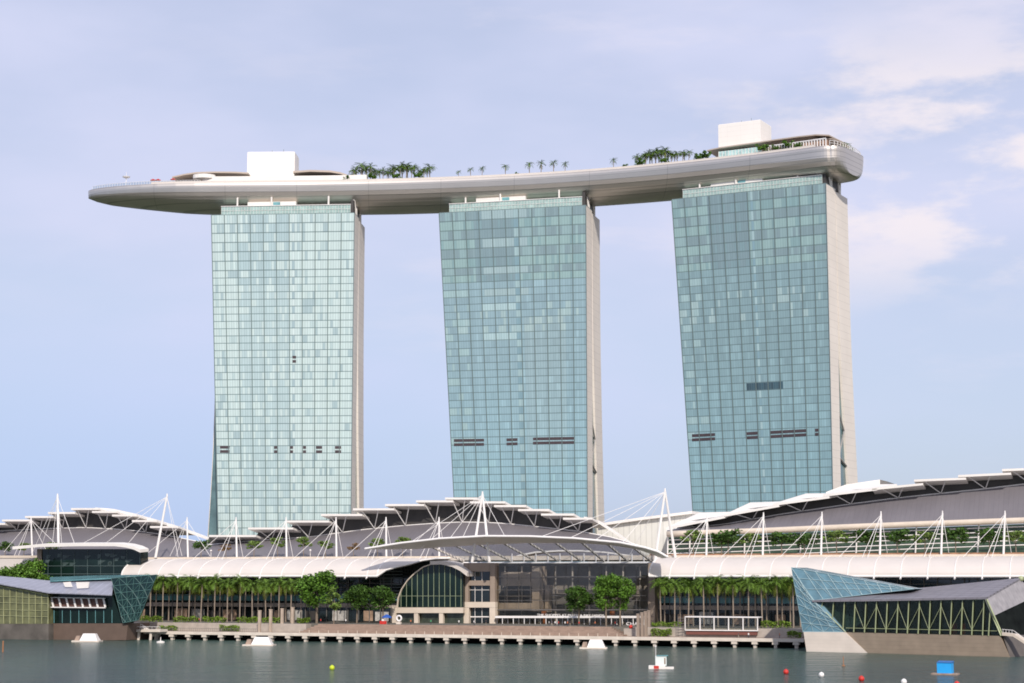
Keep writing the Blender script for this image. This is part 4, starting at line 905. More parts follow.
# ------------------------------------------------------------------ left: dark glass box, white wall
gb = thing('glass_box_building', 'dark green glass box with flat white canopy at far left behind the pavilion', 'building', SH.P(92, 40, ZP))
m = MB(); m.prism(SH, [(41.5, 549), (141, 549), (141, 590), (41.5, 590)], 34, 5); part('glazing', m, greenglass, gb)
m = MB()
for x in frange(48, 140, 7): m.bar(SH.S(x, 550, 33.85), SH.S(x, 588, 33.85), .07, n=4)
for y_ in (566, 574, 580): m.bar(SH.S(41.5, y_, 33.8), SH.S(141, y_, 33.8), .1, n=4)
part('mullions', m, mat('mullion_metal', (.11, .15, .15)), gb)
random.seed(5); m = MB()
for i in range(16):
    x = U_(45, 130); y_ = U_(553, 563); m.prism(SH, [(x, y_), (x + U_(3, 9), y_), (x + 3, y_ + 3), (x, y_ + U_(2, 5))], 33.9, .05)
part('reflection_patches', m, mat('glass_reflection', (.05, .075, .07), .3, .4, .4), gb)  # irregular lighter patches that paint reflections onto the glass
m = MB(); A = [SH.S(x, y, 28) for x, y in [(12.5, 546.5), (40, 544), (80, 543.2), (115, 543.2), (126, 544.5), (134, 546.6), (140, 549.5)]]; m.slab(A, [p + SH.N * 6 + Z * .4 for p in A], (0, 0, -1.1)); part('canopy', m, slabw, gb)
m = MB(); m.prism(SH, [(37, 549), (41.3, 549), (41.3, 580), (37, 580)], 33.5, 8); part('stone_pier', m, brownstone, gb)
wb3 = thing('cream_wall', 'cream terrace wall at the far left edge behind three round trees', 'wall', SH.P(10, 42, ZP))
m = MB(); m.prism(SH, [(-60, 555.5), (37, 555.5), (37, 558), (-60, 558)], 40, 6); part('coping', m, stone, wb3)
m = MB(); m.prism(SH, [(-60, 558.2), (36, 558.2), (20, 570), (-60, 570)], 40.3, 6); part('panel', m, membrane, wb3)
m = MB(); m.prism(SH, [(-60, 570.2), (36, 570.2), (36, 600), (-60, 600)], 41, 6); part('lower_wall', m, darkclad, wb3)

# ------------------------------------------------------------------ left glazed pavilion
lp = thing('glazed_pavilion', 'low greenish glazed pavilion with sloping blue-grey roof on a stone base at far left', 'pavilion', SH.P(70, -6, 0))
wq = -14
m = MB(); m.prism(SH, [(-60, 624), (48.5, 624), (48.5, 641.5), (-60, 641.5)], wq, 16); part('stone_base', m, mat('grey_stone_blocks', (.105, .093, .08), .8, .45, .25), lp)
m = MB(); m.prism(SH, [(48.6, 623.5), (128, 623.5), (126, 640.2), (48.6, 640.2)], wq + 3, 14); part('brown_base', m, mat('brown_base', (.12, .082, .062), .8, .15, .3), lp)
yel = mat('pale_green_panel', (.34, .35, .19), .35, .25, .3)
m = MB(); m.prism(SH, [(-60, 577), (0, 584.6), (30, 589.6), (48, 593.5), (48, 623.8), (-60, 623.8)], wq + 1, 12); part('green_glazing', m, mat('olive_glass', (.13, .135, .065), .3, .5, .35), lp)
m = MB()
for x in frange(-60, 48, 17): m.bar(SH.S(x, 575 + max(0, 9 + .2 * x), wq + .8), SH.S(x, 623.6, wq + .8), .16, n=4)
for y_ in (598, 604, 611, 617): m.bar(SH.S(-60, y_ - 3, wq + .75), SH.S(48, y_, wq + .75), .1, n=4)
m.bar(SH.S(-60, 575.5, wq + .6), SH.S(0, 586, wq + .6), .3, n=4); m.bar(SH.S(0, 586, wq + .6), SH.S(48, 594.6, wq + .6), .3, n=4)
part('green_frame', m, yel, lp)
m = MB(); m.prism(SH, [(48.3, 593), (112, 594.5), (123, 623.3), (48.3, 623.3)], wq + 4, 8); part('dark_glazing', m, greenglass, lp)
for x in frange(54, 112, 7): m = MB(); m.bar(SH.S(x, 610, wq + 3.85), SH.S(x, 623, wq + 3.85), .12, n=4); part('mullion', m, tealglass, lp)
m = MB(); A = [SH.S(x, y, wq - 1) for x, y in [(-60, 572), (0, 583.5), (25, 588), (48, 592.3), (80, 593.4), (112, 594.6)]]; B = [SH.S(x, y, wq + 12) for x, y in [(-60, 566.5), (0, 576), (25, 578), (48, 580.5), (80, 579.5), (114, 578.6)]]
m.slab(A, B, (0, 0, -.35)); part('roof', m, lines(mat('blue_grey_roof', (.27, .275, .325), .35, .12, .3), 2.6, .35, 1.25, tuple(SH.U)), lp)
m = MB(); m.prism(SH, [(41, 597), (105, 598), (105, 598.7), (41, 597.7)], wq + 2.6, .6); m.prism(SH, [(41, 606.6), (105, 607.2), (105, 608.2), (41, 607.6)], wq + 2.6, .6)
for i in range(9):
    x = 43 + i * 7.4; m.prism(SH, [(x, 598), (x + 1.5, 598), (x + 3.6, 607), (x + 2.0, 607)], wq + 2.9, .35)
part('white_fins', m, white, lp)
m = MB(); m.prism(SH, [(42, 598), (104, 598.8), (104, 607), (42, 606.5)], wq + 3.6, .3); part('fin_backing', m, mat('fin_brown', (.10, .05, .04), .7, .3, .5), lp)
cry = mat('dark_teal_glass', (.008, .028, .028), .08, .4, .2, spec=.45); crf = mat('teal_frame', (.07, .15, .14), .4, .15, .5)
def quadpt(q, s_, t): return q[0].lerp(q[1], s_).lerp(q[3].lerp(q[2], s_), t)
def diagrid(mb, q, nu, nv, r, off):
    for j in range(nv + 1): mb.bar(quadpt(q, 0, j / nv) + off, quadpt(q, 1, j / nv) + off, r, n=4)
    for i in range(nu + 1): mb.bar(quadpt(q, i / nu, 0) + off, quadpt(q, i / nu, 1) + off, r * .7, n=4)
    for i in range(nu):
        for j in range(nv):
            a_, b_ = ((i, j), (i + 1, j + 1)) if (i + j) % 2 else ((i + 1, j), (i, j + 1))
            mb.bar(quadpt(q, a_[0] / nu, a_[1] / nv) + off, quadpt(q, b_[0] / nu, b_[1] / nv) + off, r * .8, n=4)
q = [SH.S(111.5, 578.5, wq + 2), SH.S(157, 574.8, wq + 2), SH.S(138.5, 620, wq + 2), SH.S(123, 623, wq + 2)]
m = MB(); m.hexa(q, [p + SH.N * 5 - SH.U * 2.5 for p in q]); o = part('crystal_end', m, cry, lp)
m = MB(); diagrid(m, q, 6, 6, .13, SH.N * -.12); part('diagrid', m, crf, o)
m = MB(); A = [SH.S(x, y, wq + 9) for x, y in [(50, 580.8), (90, 579), (115, 578)]]; B = [SH.S(x, y, wq + 20) for x, y in [(50, 577), (90, 575.5), (150, 574.5)]]; m.slab(A, B, (0, 0, -.3)); o = part('crystal_roof', m, tealglass, lp)
m = MB(); m.prism(SH, [(63, 582.3), (70, 581.8), (72, 587), (65, 587)], wq + 3, .5); m.prism(SH, [(76, 582.2), (89, 582), (88, 588), (77, 588.5)], wq + 2.2, .5); part('roof_hatch', m, slabw, lp)

# ------------------------------------------------------------------ right: blue crystal and louvred hall on their stone island
IS = Frame(G(868, 653, 0), G(1005, 657, 0)); CF = Frame(G(806, 651.5, 0), G(868, 653, 0))
rp = thing('crystal_pavilion', 'faceted pavilion with pointed blue glass crystal and dark louvred roof on a stone island', 'pavilion', IS.S(900, 645, 4))
bl = mat('blue_crystal_glass', (.11, .215, .27), .22, .30, .35, spec=.5); blf = mat('blue_frame', (.30, .43, .46), .4, .1, .5)
def cq(x, y, w=0): return CF.S(x, y, w)
def base_q(fr, poly, depth, mt, name):
    m = MB(); m.prism(fr, poly, 0, depth); return part(name, m, mt, rp)
base_q(CF, [(803.5, 632), (845, 632.3), (868, 653.5), (806.5, 652)], 12, lines(mat('lit_base_stone', (.66, .58, .50), .7, .08, .3), 1.0, .07, .9), 'lit_base')  # sunward side of the base: its brighter light is put into the stone colour
base_q(IS, [(845.5, 632.3), (1000, 636), (1010, 657.6), (868.3, 653.6)], 14, lines(mat('shaded_base_stone', (.27, .212, .155), .75, .14, .35), 1.1, .08, .8), 'shaded_base')  # side turned from the sun: its weaker light is put into the colour
SDv = Frame(G(1008, 657, 0), G(1040, 650, 0))
m = MB(); a_ = IS.S(1003, 636, .2); b_ = IS.S(1010.2, 657.6, .2); e_ = Vector((30, 34, 0)); m.hexa([a_, b_, b_ + e_, a_ + e_], [p + IS.N * 12 - IS.U * 2 for p in (a_, b_, b_ + e_, a_ + e_)]); part('side_base', m, mat('dark_base_stone', (.12, .105, .095), .8, .2, .3), rp)
# crystal: tall pointed triangle leaning left
A0 = cq(791.5, 567.5, 1); B0 = CF.S(803, 631.8, 1); C0 = CF.S(845, 632, 1); D0 = CF.S(813.5, 600.5, 1); E0 = CF.S(914, 589.0, 9)
def solid(faces_pts, inner, mt, name):
    pass
m = MB(); bk = CF.N * 16
m.face([A0, B0, C0, D0]); m.face([A0, D0, E0]); A1, B1, C1, E1 = A0 + bk * .7, B0 + bk, C0 + bk, E0 + bk * .5
m.face([A0, A1, B1, B0]); m.face([A0, E0, E1, A1]); m.face([E0, D0, C0, C1, E1]); m.face([A1, E1, C1, B1]); m.face([B0, B1, C1, C0])
crys = part('crystal', m, bl, rp)
m = MB(); off_ = CF.N * -.12
def tri_grid(p0, p1, p2, p3, nu, nv): diagrid(m, [p0, p1, p2, p3], nu, nv, .10, off_)
tri_grid(A0, D0, C0, B0, 4, 7)
n_ = 10
for i in range(1, n_):
    f = i / n_; m.bar(A0.lerp(E0, f) + off_, D0.lerp(E0, f * .98) + off_, .09, n=4); m.bar(A0.lerp(E0, f) + off_, D0.lerp(E0, min(1, f + .1) * .98) + off_, .07, n=4)
for t in (0, .33, .66, 1): m.bar(A0.lerp(D0, t) + off_, E0 + off_, .10, n=4)
part('crystal_frame', m, blf, crys)
# hall
hy = mat('hall_mullion', (.36, .40, .22), .5, .12, .5)
Hl = IS.S(813.5, 600.3, -.5); Hr = IS.S(985, 597.5, -.5); Bl = IS.S(845, 632, 0.5); Br = IS.S(1001, 636, .5)
m = MB(); m.hexa([IS.S(826, 601, 5), IS.S(984, 600, 5), IS.S(999, 636, 5), IS.S(846, 632.2, 5)], [IS.S(826, 601, 5) + IS.N * 6, IS.S(984, 600, 5) + IS.N * 6, IS.S(999, 636, 5) + IS.N * 6, IS.S(846, 632.2, 5) + IS.N * 6]); part('inner_wall', m, mat('hall_interior', (.022, .026, .018), .6, .6, .3), rp)
qg = [IS.S(815, 601.5, .2), IS.S(984.5, 599, .2), Br, Bl]; m = MB(); m.hexa(qg, [p + IS.N * .1 for p in qg]); gw = part('glass_wall', m, glass('pavilion_pane', (.5, .55, .5), (.55, .58, .52), .05, .10), rp)
m = MB(); topx = frange(823, 984, 15)
for i, x in enumerate(topx):
    f = (x - 815) / 170; xb = 845 + 155 * f if True else x; xb = x - 1.5 + (0 if x > 850 else 0); 
    yb = 632 + 4 * (xb - 845) / 155; ybot = yb if xb >= 845 else 601.5 + (xb - 815) * 30.5 / 30
    m.bar(IS.S(x, 600.5, -.1), IS.S(xb, ybot, -.1), .17, n=4)
    if i < len(topx) - 1 and xb > 845:
        x2 = topx[i + 1]; a_, b_ = (x, x2 - 1.5) if i % 2 else (x2, xb)
        m.bar(IS.S(a_, 606, .0), IS.S(b_, 630, .0), .06, n=4)
m.bar(IS.S(815, 600.9, -.12), IS.S(985, 598.5, -.12), .26, n=4); m.bar(IS.S(846, 628, -.05), IS.S(997, 631, -.05), .08, n=4)
m.bar(IS.S(985, 598.5, -.12), IS.S(1001, 636, -.12), .24, n=4); m.bar(IS.S(815, 601.5, -.15), IS.S(845.5, 632, -.15), .14, n=4); m.bar(IS.S(990, 612, -.1), IS.S(988.5, 636, -.1), .17, n=4)
part('hall_frame', m, hy, gw)
roofm = lines(lines(mat('louvred_roof', (.215, .20, .22), .45, .15, .3), 2.4, .7, .62, tuple(IS.N)), 3.2, .3, .78, tuple(IS.U))
RA = [IS.S(812, 600.3, -1.0), IS.S(900, 599, -1.0), IS.S(986.5, 597.3, -1.0)]; RB = [IS.S(860, 594, 8), IS.S(913, 588.6, 20), IS.S(1021, 577.8, 24)]
m = MB(); m.slab(RA, RB, (0, 0, -.5)); part('louvred_roof', m, roofm, rp)
# right flank leaning outwards
f0, f1 = RA[2] - Z * .55, RB[2] - Z * .55; g0 = IS.S(1003, 636, .3); g1 = g0 + e_ * .95
s0 = f0.lerp(g0, .45) ; s1 = f1.lerp(g1, .30); ov = IS.U * .1
m = MB(); q = [f0, f1, s1, s0]; m.hexa(q, [p - IS.U * .5 for p in q]); part('grey_flank', m, lines(mat('grey_flank_glass', (.30, .28, .28), .3, .25, .5), 1.5, .15, .8, (.5, .8, .3)), rp)
m = MB(); q = [s0, s1, g1, g0]; m.hexa(q, [p - IS.U * .5 for p in q]); part('dark_flank', m, mat('flank_black_glass', (.008, .010, .009), .7, .6, .4, spec=.05), rp)
m = MB(); m.bar(f0, g0, .25, n=4); m.ball(f1 + Z * .3, .8); part('corner_rib', m, hy, rp)
m = MB(); m.prism(IS, [(1001.5, 632.5), (1014, 634), (1045, 655), (1045, 657.5), (1013, 636.5), (1002, 635.5)], -.4, 2.5); part('ramp', m, stone, rp)
m = MB()
for x, y_ in [(1003, 634), (1006, 634.2), (1009, 634.4), (1012, 634.8), (1016, 637), (1020, 640), (1024, 642.5)]: m.bar(IS.S(x, y_, -.2), IS.S(x, y_ - 4.5, -.2), .06, n=4)
m.path([IS.S(x, y_, -.2) for x, y_ in [(1002, 629.3), (1013, 630.3), (1024, 638)]], .07, 4); part('ramp_railing', m, white, rp)
random.seed(8); m = MB()
for x in (949, 953, 962): m.prism(IS, [(x, 624), (x + 3, 623.4), (x + 3, 634), (x, 634)], 2.8, .6)
part('red_display', m, mat('dull_red', (.30, .05, .03), .6, .3, 1), rp)

# ------------------------------------------------------------------ promenade furniture
G7 = 'stone pillars on the promenade'
for i, (x, yt_, w, zb_) in enumerate([(260, 611, 4, ZD), (271, 610, 8, ZD), (282.5, 609, 12.0, ZP), (293, 607.8, 15, ZP)]):
    m = MB(); zz = SH.z(x, yt_, w); zb_ = zb_ if w < 10 else ZP; u = SH.u(x, w); m.box(SH, u - .42, u + .42, w - .42, w + .42, zb_ + .004, zz); m.box(SH, u - .5, u + .5, w - .5, w + .5, zz + .001, zz + .25)
    solo('stone_pillar', m, mat('tan_stone', (.44, .355, .28), .75, .15, .5), ORD[i] + ' square stone pillar from the left beside the left hedges', 'pillar', group=G7)
for i, (x, yt_, w) in enumerate([(638, 614.5, 4), (642, 613, 6.5), (645.6, 612, 9), (649, 611, 15)]):
    m = MB(); zz = SH.z(x, yt_, w); zb_ = ZD if w < 10 else ZP; u = SH.u(x, w); m.box(SH, u - .42, u + .42, w - .42, w + .42, zb_ + .004, zz); m.box(SH, u - .5, u + .5, w - .5, w + .5, zz + .001, zz + .25)
    solo('stone_pillar', m, brownstone, ORD[i] + ' brownish stone pillar from the left, between the entrance trees and the right palms', 'pillar', group=G7)
# kiosk of white frames
ks = thing('glass_frame_kiosk', 'low white-framed glass kiosk on a red base before the right palms', 'kiosk', SH.P(721, 10, ZD))
m = MB(); m.prism(SH, [(686, 631.3), (757, 631.8), (757, 635), (686, 634.4)], 9, 3); part('red_base', m, mat('rust_red', (.17, .06, .045), .7, .15, .4), ks)
m = MB(); m.prism(SH, [(685, 629.6), (758, 630.2), (758, 631.2), (685, 630.6)], 8.6, 6); m.prism(SH, [(684.5, 616.3), (758.5, 617), (758.5, 618), (684.5, 617.3)], 8.6, 6)
for x in (684.5, 699.5, 713.5, 728, 742.5, 757): m.prism(SH, [(x, 617.3), (x + .9, 617.3), (x + .9, 630), (x, 630)], 8.7, .5); m.prism(SH, [(x, 617.3), (x + .8, 617.3), (x + .8, 630), (x, 630)], 14, .4)
part('white_frame', m, white, ks)
m = MB(); m.prism(SH, [(685.5, 617.3), (757.5, 618), (757.5, 630), (685.5, 629.5)], 9.3, .06); part('glass', m, glass('kiosk_glass', (.7, .75, .75), (.85, .86, .84), .05, .06), ks)
m = MB(); m.prism(SH, [(679, 618), (684, 618), (684, 637), (679, 637)], 8, .3); m2 = MB()
for k_ in range(7): m2.bar(SH.S(678, 619 + k_ * 2.8, 7.8), SH.S(684.4, 618 + k_ * 2.8, 7.8), .1, n=4)
for x in (678, 684.4): m2.bar(SH.S(x, 616, 7.8), SH.S(x, 638, 7.8), .1, n=4)
solo('steel_ladder_frame', m2, mat('grey_steel', (.16, .15, .14)), 'grey steel ladder frame at the left side of the white glass kiosk', 'frame')
# ring sculpture
rg = thing('ring_sculpture', 'white ring sculpture on a small pale plinth beside the blue umbrella', 'sculpture', SH.P(399, 20, zf))
m = MB(); c_ = SH.S(399, 618.3, 20); rr = .85
m.rings([[c_ + (SH.U * math.cos(t) + Z * math.sin(t)) * (rr + .32 * math.cos(p_)) + SH.N * .32 * math.sin(p_) for p_ in [2 * math.pi * j / 8 for j in range(8)]] for t in [2 * math.pi * i / 24 for i in range(25)]], cap=False); part('ring', m, white, rg, smooth=True)
m = MB(); u = SH.u(399, 20); m.box(SH, u - .8, u + .8, 19.4, 20.6, zf, c_.z - rr - .34); part('plinth', m, concrete, rg)
um = thing('parasol', 'blue parasol over a small red stall under the dark trees', 'parasol', SH.P(387, 19, zf))
m = MB(); b_ = SH.P(387, 19, zf); m.rings([[b_ + Vector((math.cos(t) * r_, math.sin(t) * r_, h_)) for t in [2 * math.pi * j / 10 for j in range(10)]] for r_, h_ in ((1.75, 2.1), (1.7, 2.3), (.9, 2.9), (.1, 3.3))]); part('canopy', m, mat('blue_cloth', (.02, .09, .38), .7, .15, 1), um)
m = MB(); m.bar(b_, b_ + Z * 2.5, .06); part('pole', m, white, um)
m = MB(); u = SH.u(383.5, 18); m.box(SH, u - 1.1, u + 1.1, 17.4, 18.4, zf, zf + 1.1, 0); m.box(SH, u - .3, u + .5, 17.35, 18.38, zf + 1.101, zf + 1.7, 1); solo('stall_counter', m, [mat('red_paint', (.55, .03, .02)), white], 'small red and white stall counter left of the blue parasol', 'stall')
# cropped sign
sg = thing('letter_sign', 'white block letters with a red dome below, left of the brownish pillars', 'sign', SH.P(632, 11, ZP))
p = SH.S(626.2, 625.2, 10); q = SH.S(642, 625.2, 10); q.z = p.z
letters('letters', 'CHAN', p, q, 1.35, white, sg)
m = MB(); c_ = SH.S(630.8, 626.8, 9.5); m.ball(c_, .62); part('red_dome', m, redm, sg, smooth=True)
m = MB(); u = SH.u(632, 10); m.box(SH, u - 2.6, u + 2.6, 9.3, 11, ZD + .01, SH.z(632, 628.5, 10)); part('stand', m, soil, sg)
# stairs at the left end of the boardwalk
sr = thing('dock_stairs', 'white dock stairs with railings between the dark crystal and the boardwalk', 'stairs', SH.P(132, 0, 1))
m = MB(); m.prism(SH, [(122, 622.0), (134, 622.0), (134, 623.4), (122, 623.4)], -3, 3); m.prism(SH, [(133, 622), (146, 629.5), (146, 631.5), (133, 624)], -3, 2.5); m.prism(SH, [(117, 636.5), (133, 629), (133, 631), (117, 638.5)], -5, 2.2); m.prism(SH, [(132, 629.5), (160, 629.5), (160, 632), (132, 632)], -5.2, 5); part('flights', m, concrete, sr)
m = MB()
for (a_, b_, w_) in (((122, 619.5), (134, 619.5), -3), ((133, 619.5), (146, 627), -3), ((116, 633.5), (132, 626), -5), ((132, 626.8), (160, 626.8), -5.2)):
    m.bar(SH.S(*a_, w_), SH.S(*b_, w_), .08, n=4)
    for k_ in range(8): f = k_ / 7; x = a_[0] + (b_[0] - a_[0]) * f; y_ = a_[1] + (b_[1] - a_[1]) * f; m.bar(SH.S(x, y_, w_), SH.S(x, y_ + 3.2, w_), .05, n=4)
part('railing', m, white, sr)
m = MB()
for x in (139, 151): m = MB(); m.bar(SH.S(x, 632.2, -4), SH.P(x, -4, -2), .5, n=8); part('pile', m, concrete, sr)
m = MB()
for x in frange(160, 258, 46): m.bar(SH.P(x, .5, ZD + .13), SH.P(x, .5, ZD + 1.2), .05, n=4)
m.bar(SH.P(160, .5, ZD + 1.2), SH.P(258, .5, ZD + 1.2), .06, n=4); solo('quay_railing', m, mat('grey_steel', (.16, .15, .14)), 'thin grey railing along the left end of the boardwalk', 'railing')
for i in range(34):
    x = 300 + i * 9.6; m = MB(); m.bar(SH.P(x, 1.2, ZD + .004), SH.P(x, 1.2, ZD + 1.0), .13, .09, 6)
    solo('bollard', m, stone, 'small pale bollard at the edge of the boardwalk below the steps', 'bollard', group='bollards along the boardwalk edge')

# ------------------------------------------------------------------ people
def person_mesh(seed, shirt, legs):
    random.seed(seed); V = [(0, 0, .95), (0, 0, 1.2), (0, 0, 1.42), (0, 0, 1.52), (0, .01, 1.66), (.10, 0, .88), (.12, .06 * U_(-1, 1), .48), (.13, .12 * U_(-1, 1), .05), (-.10, 0, .88), (-.12, .06 * U_(-1, 1), .48), (-.13, .1 * U_(-1, 1), .05),
        (.19, 0, 1.40), (.25, -.03, 1.12), (.24, -.1, .88), (-.19, 0, 1.40), (-.25, -.03, 1.12), (-.24, -.1, .88), (.13, -.12, .03), (-.13, -.12, .03)]
    Ed = [(0, 1), (1, 2), (2, 3), (3, 4), (0, 5), (5, 6), (6, 7), (0, 8), (8, 9), (9, 10), (2, 11), (11, 12), (12, 13), (2, 14), (14, 15), (15, 16), (7, 17), (10, 18)]
    rad = [.15, .15, .14, .06, .115, .10, .07, .05, .10, .07, .05, .06, .045, .035, .06, .045, .035, .035, .035]
    me = bpy.data.meshes.new('p'); me.from_pydata(V, Ed, []); o = bpy.data.objects.new('p', me); C.objects.link(o)
    sk = o.modifiers.new('s', 'SKIN'); me.skin_vertices[0].data[0].use_root = True
    for i, r_ in enumerate(rad): me.skin_vertices[0].data[i].radius = (r_, r_ * .8)
    ss = o.modifiers.new('u', 'SUBSURF'); ss.levels = 1
    out = bpy.data.meshes.new_from_object(o.evaluated_get(bpy.context.evaluated_depsgraph_get())); bpy.data.objects.remove(o)
    sm = mat('skin', (.36, .21, .14), .6, .05, 2); hm = mat('hair', (.02, .015, .012), .6, .2, 2)
    out.materials.clear()
    for mm in (shirt, legs, sm, hm): out.materials.append(mm)
    for pl in out.polygons:
        c_ = pl.center; pl.use_smooth = True
        pl.material_index = 3 if c_.z > 1.70 else 2 if c_.z > 1.47 or (abs(c_.x) > .2 and c_.z < 1.1) else 0 if c_.z > .92 else 1
    return out
rs_ = mat('red_shirt', (.55, .03, .03), .8, .1, 2); ws_ = mat('white_shirt', (.75, .74, .72), .8, .05, 2); ds_ = mat('dark_shirt', (.04, .04, .06), .8, .2, 2); jn = mat('dark_trousers', (.035, .04, .06), .8, .2, 2); kh = mat('pale_trousers', (.35, .30, .24), .8, .2, 2); os_ = mat('orange_shirt', (.55, .16, .06), .8, .1, 2); gs_ = mat('green_shirt', (.03, .28, .12), .8, .1, 2)
pms = {'red': person_mesh(1, rs_, jn), 'white': person_mesh(2, ws_, jn), 'dark': person_mesh(3, ds_, kh), 'orange': person_mesh(4, os_, jn), 'green': person_mesh(5, gs_, jn)}
ppl = [(199.5, 14.5, 'red', ZP, 'person in red standing between two bright hedges left of the pillars'), (172, 8, 'red', ZD, 'person in red on the lower deck near the dark hedge by the white stairs'), (321, 17, 'red', ZP, 'person in red under the largest bright tree'), (346, 18, 'white', ZP, 'person in white between the dark tree trunks left of the parasol'),
       (411, 17, 'orange', ZP, 'person in orange in front of the arched portal'), (431, 18, 'green', ZP, 'person in green in front of the arched portal'), (459, 16, 'white', ZP, 'person in white at the stone corner tower'), (474, 16, 'white', ZP, 'person in white inside the stone corner doorway, on its left'), (486, 17, 'dark', ZP, 'person in dark top inside the stone corner doorway, on its right'),
       (549, 15, 'white', ZP, 'person in white at the left of the crowd atop the steps'), (552, 15.5, 'dark', ZP, 'person in dark top beside the left red shirt atop the steps'), (555, 15, 'white', ZP, 'person in white just left of the left red shirt atop the steps'), (558.5, 15, 'red', ZP, 'left person in red atop the entrance steps under the sign letters'), (565, 15, 'white', ZP, 'person in white sitting height below the dark tree'), (567.5, 15.5, 'orange', ZP, 'person in orange atop the steps below the dark tree'), (570, 16, 'dark', ZP, 'person in dark top right of the person in orange'),
       (579, 15, 'red', ZP, 'right person in red atop the steps, at the dark tree trunk'), (595, 17, 'orange', ZP, 'person in orange left of the bright tree pair'), (606, 18, 'white', ZP, 'person in white between the two bright trunks'), (615, 18, 'red', ZP, 'person in red right beside the rightmost bright tree trunk'), (738, 4, 'dark', ZD, 'person in dark top walking the lower deck before the kiosk'), (748, 4, 'white', ZD, 'person in white walking the lower deck before the kiosk'), (779, 5, 'orange', ZD, 'person in orange seated side of the lower deck near the blue crystal')]
ppl[13] = (565, 15, 'white', ZP, 'person in white atop the steps directly left of the person in orange'); ppl[22] = (779, 5, 'orange', ZD, 'person in orange on the lower deck near the blue crystal')
random.seed(3)
for x, w, k_, z_, l_ in ppl:
    o = bpy.data.objects.new('person', pms[k_]); C.objects.link(o); o.location = SH.P(x, w, z_ + .01); o.rotation_euler = (0, 0, U_(0, 6.28)); o['label'] = l_; o['category'] = 'person'; o['group'] = 'people on the promenade'

# ------------------------------------------------------------------ things afloat
def wfloat(x, yb, wd, label):
    c = G(x, yb, 0); k_ = c.y / F; L_ = wd * k_ / 2; root = thing('mooring_float', label, 'float', c, 'white tent-shaped floats near the quay')
    fr = Frame(c - Vector((1, 0, 0)), c + Vector((1, -.25, 0)))
    fr.O = Vector((c.x, c.y, 0))
    m = MB(); m.box(fr, -L_, L_, 0, 4.2, -.3, .45); part('raft', m, concrete, root)
    m = MB(); b0 = [fr.L(u, w, .452) for u, w in ((-L_ * .45, .4), (L_ * .85, .4), (L_ * .85, 3.8), (-L_ * .45, 3.8))]; t0 = [fr.L(u, w, 2.7) for u, w in ((-L_ * .25, 1.2), (L_ * .62, 1.2), (L_ * .62, 3.0), (-L_ * .25, 3.0))]; m.hexa(b0, t0); part('tent', m, white, root)
    m = MB(); b0 = [fr.L(u, w, .452) for u, w in ((-L_ * .85, .8), (-L_ * .47, .8), (-L_ * .47, 3.4), (-L_ * .85, 3.4))]; t0 = [fr.L(u, w, 2.0) for u, w in ((-L_ * .75, 1.2), (-L_ * .47, 1.2), (-L_ * .47, 3.0), (-L_ * .75, 3.0))]; m.hexa(b0, t0); part('porch', m, mat('float_brown', (.30, .22, .17), .8, .4, 1), root)
wfloat(85, 642, 28, 'white tent-shaped float by the brown pavilion base'); wfloat(257.5, 646, 31, 'white tent-shaped float below the four left stone pillars'); wfloat(593, 649, 27, 'white tent-shaped float below the entrance steps')
c = G(661, 669, 0); bt_ = thing('work_boat', 'small raft with pale cabin, red stripe and thin pole on open water', 'boat', c); fr = Frame(c - Vector((1, 0, 0)), c + Vector((1, -.2, 0))); fr.O = Vector((c.x, c.y, 0))
m = MB(); m.box(fr, -2.9, 1.0, 0, 2.8, -.3, .75); m.box(fr, 1.0, 3.0, .3, 2.4, -.3, .45); part('hull', m, slabw, bt_)
m = MB(); m.box(fr, -1.7, -.5, -.03, -.001, .05, .76); part('red_stripe', m, redm, bt_)
m = MB(); m.box(fr, -1.35, 1.3, .3, 2.5, .752, 3.0); cb = part('cabin', m, mat('cabin_white', (.70, .76, .73), .5, .05, .5), bt_); m = MB(); m.box(fr, .75, 1.1, .27, .298, 1.1, 2.6); part('door', m, mat('float_brown', (.3, .22, .17)), cb); m = MB(); m.box(fr, -1.0, 1.7, .1, 2.7, 3.002, 3.2); part('roof', m, tealglass, cb)
m = MB(); p = fr.L(-1.2, .2, .76); m.bar(p, p + Z * 4.4, .06); m.ball(p + Z * 4.5, .2); part('pole', m, white, bt_)
c = G(944, 675, 0); bb_ = thing('blue_float', 'bright blue box hut on a low wooden raft', 'float', c); fr = Frame(c - Vector((1, 0, 0)), c + Vector((1, -.95, 0))); fr.O = Vector((c.x, c.y, 0))
m = MB(); m.box(fr, -2.9, 2.9, 0, 3, -.2, .35); part('raft', m, mat('float_brown', (.3, .22, .17)), bb_)
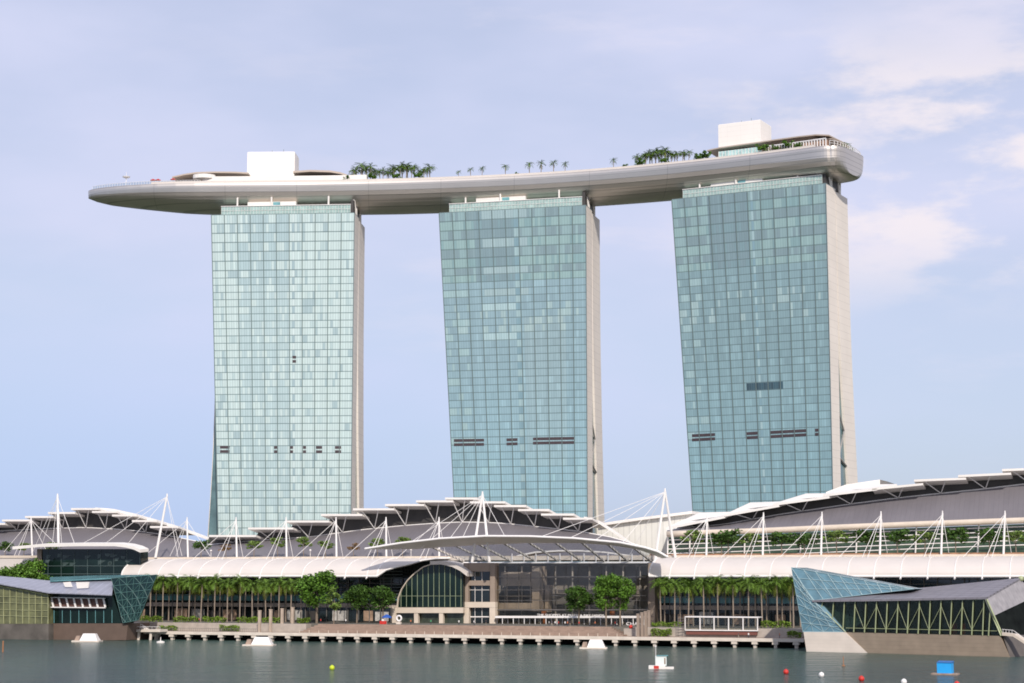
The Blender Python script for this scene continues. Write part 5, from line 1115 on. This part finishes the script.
m = MB(); m.box(fr, -1.6, 1.6, .4, 2.8, .352, 2.6); part('hut', m, mat('bright_blue', (.02, .36, .80), .5, .06, .8), bb_); m = MB(); b0 = [fr.L(u, w, 2.602) for u, w in ((-1.65, .3), (1.7, .3), (1.7, 2.9), (-1.65, 2.9))]; m.hexa(b0, [p + Z * (.12 if i in (0, 1) else .4) for i, p in enumerate(b0)]); part('lid', m, mat('deep_blue', (.01, .12, .36), .5, .06, .8), bb_)
for x, yb, r_, mt, l_ in [(332, 669.8, .62, mat('lime_buoy', (.52, .62, .02), .5, .05, 1), 'lime yellow ball buoy alone on the water at left'), (786, 674, .62, redm, 'red ball buoy nearest the blue crystal base'), (821.5, 677, .6, white, 'white ball buoy between two red buoys'), (861.5, 681, .62, redm, 'red ball buoy between two white buoys'), (904, 684, .6, white, 'white ball buoy at the bottom edge below the stone island'), (957, 686.5, .6, redm, 'red ball buoy cut by the bottom edge beside the blue float')]:
    c = G(x, yb, 0); m = MB(); m.ball(c + Z * r_ * .75, r_, 18, 12); m.bar(c + Z * (r_ * 1.7), c + Z * (r_ * 1.85), .12, n=8); solo('ball_buoy', m, mt, l_, 'buoy', c, 'ball buoys on the water', smooth=True)
m = MB(); c = G(843.5, 666, 0); m.bar(c - Z, c + Z * 2.3, .12, .10, 8); m.bar(c, c + Z * .25, .4, .4, 8); solo('marker_post', m, mat('rust_post', (.32, .15, .07), .8, .2, 1), 'thin rusty marker post in the water before the stone island', 'post', c)
m = MB(); c = G(2.8, 652, 0); m.bar(c - Z, c + Z * 2.9, .25, .2, 8); m.bar(c + Z * 2.9, c + Z * 3.2, .3, .1, 8); solo('marker_post', m, mat('rust_post', (.32, .15, .07)), 'brown marker post in the water at the left edge', 'post', c)
c = G(160.5, 643, 0); m = MB(); m.rings([[c + Vector((math.cos(t) * r_ * 1.5, math.sin(t) * r_, h_)) for t in [2 * math.pi * j / 12 for j in range(12)]] for r_, h_ in ((.5, -.3), (.85, 0), (.9, .5), (.3, .7))]); m.bar(c + Z * .6, c + Z * 1.9, .16, .1, 8); solo('mooring_buoy', m, slabw, 'small pale mooring buoy by the left end of the boardwalk', 'buoy', c)
print('towers', {k: (round(v[4], 1)) for k, v in TW.items()}, 'deck', xl, xr)
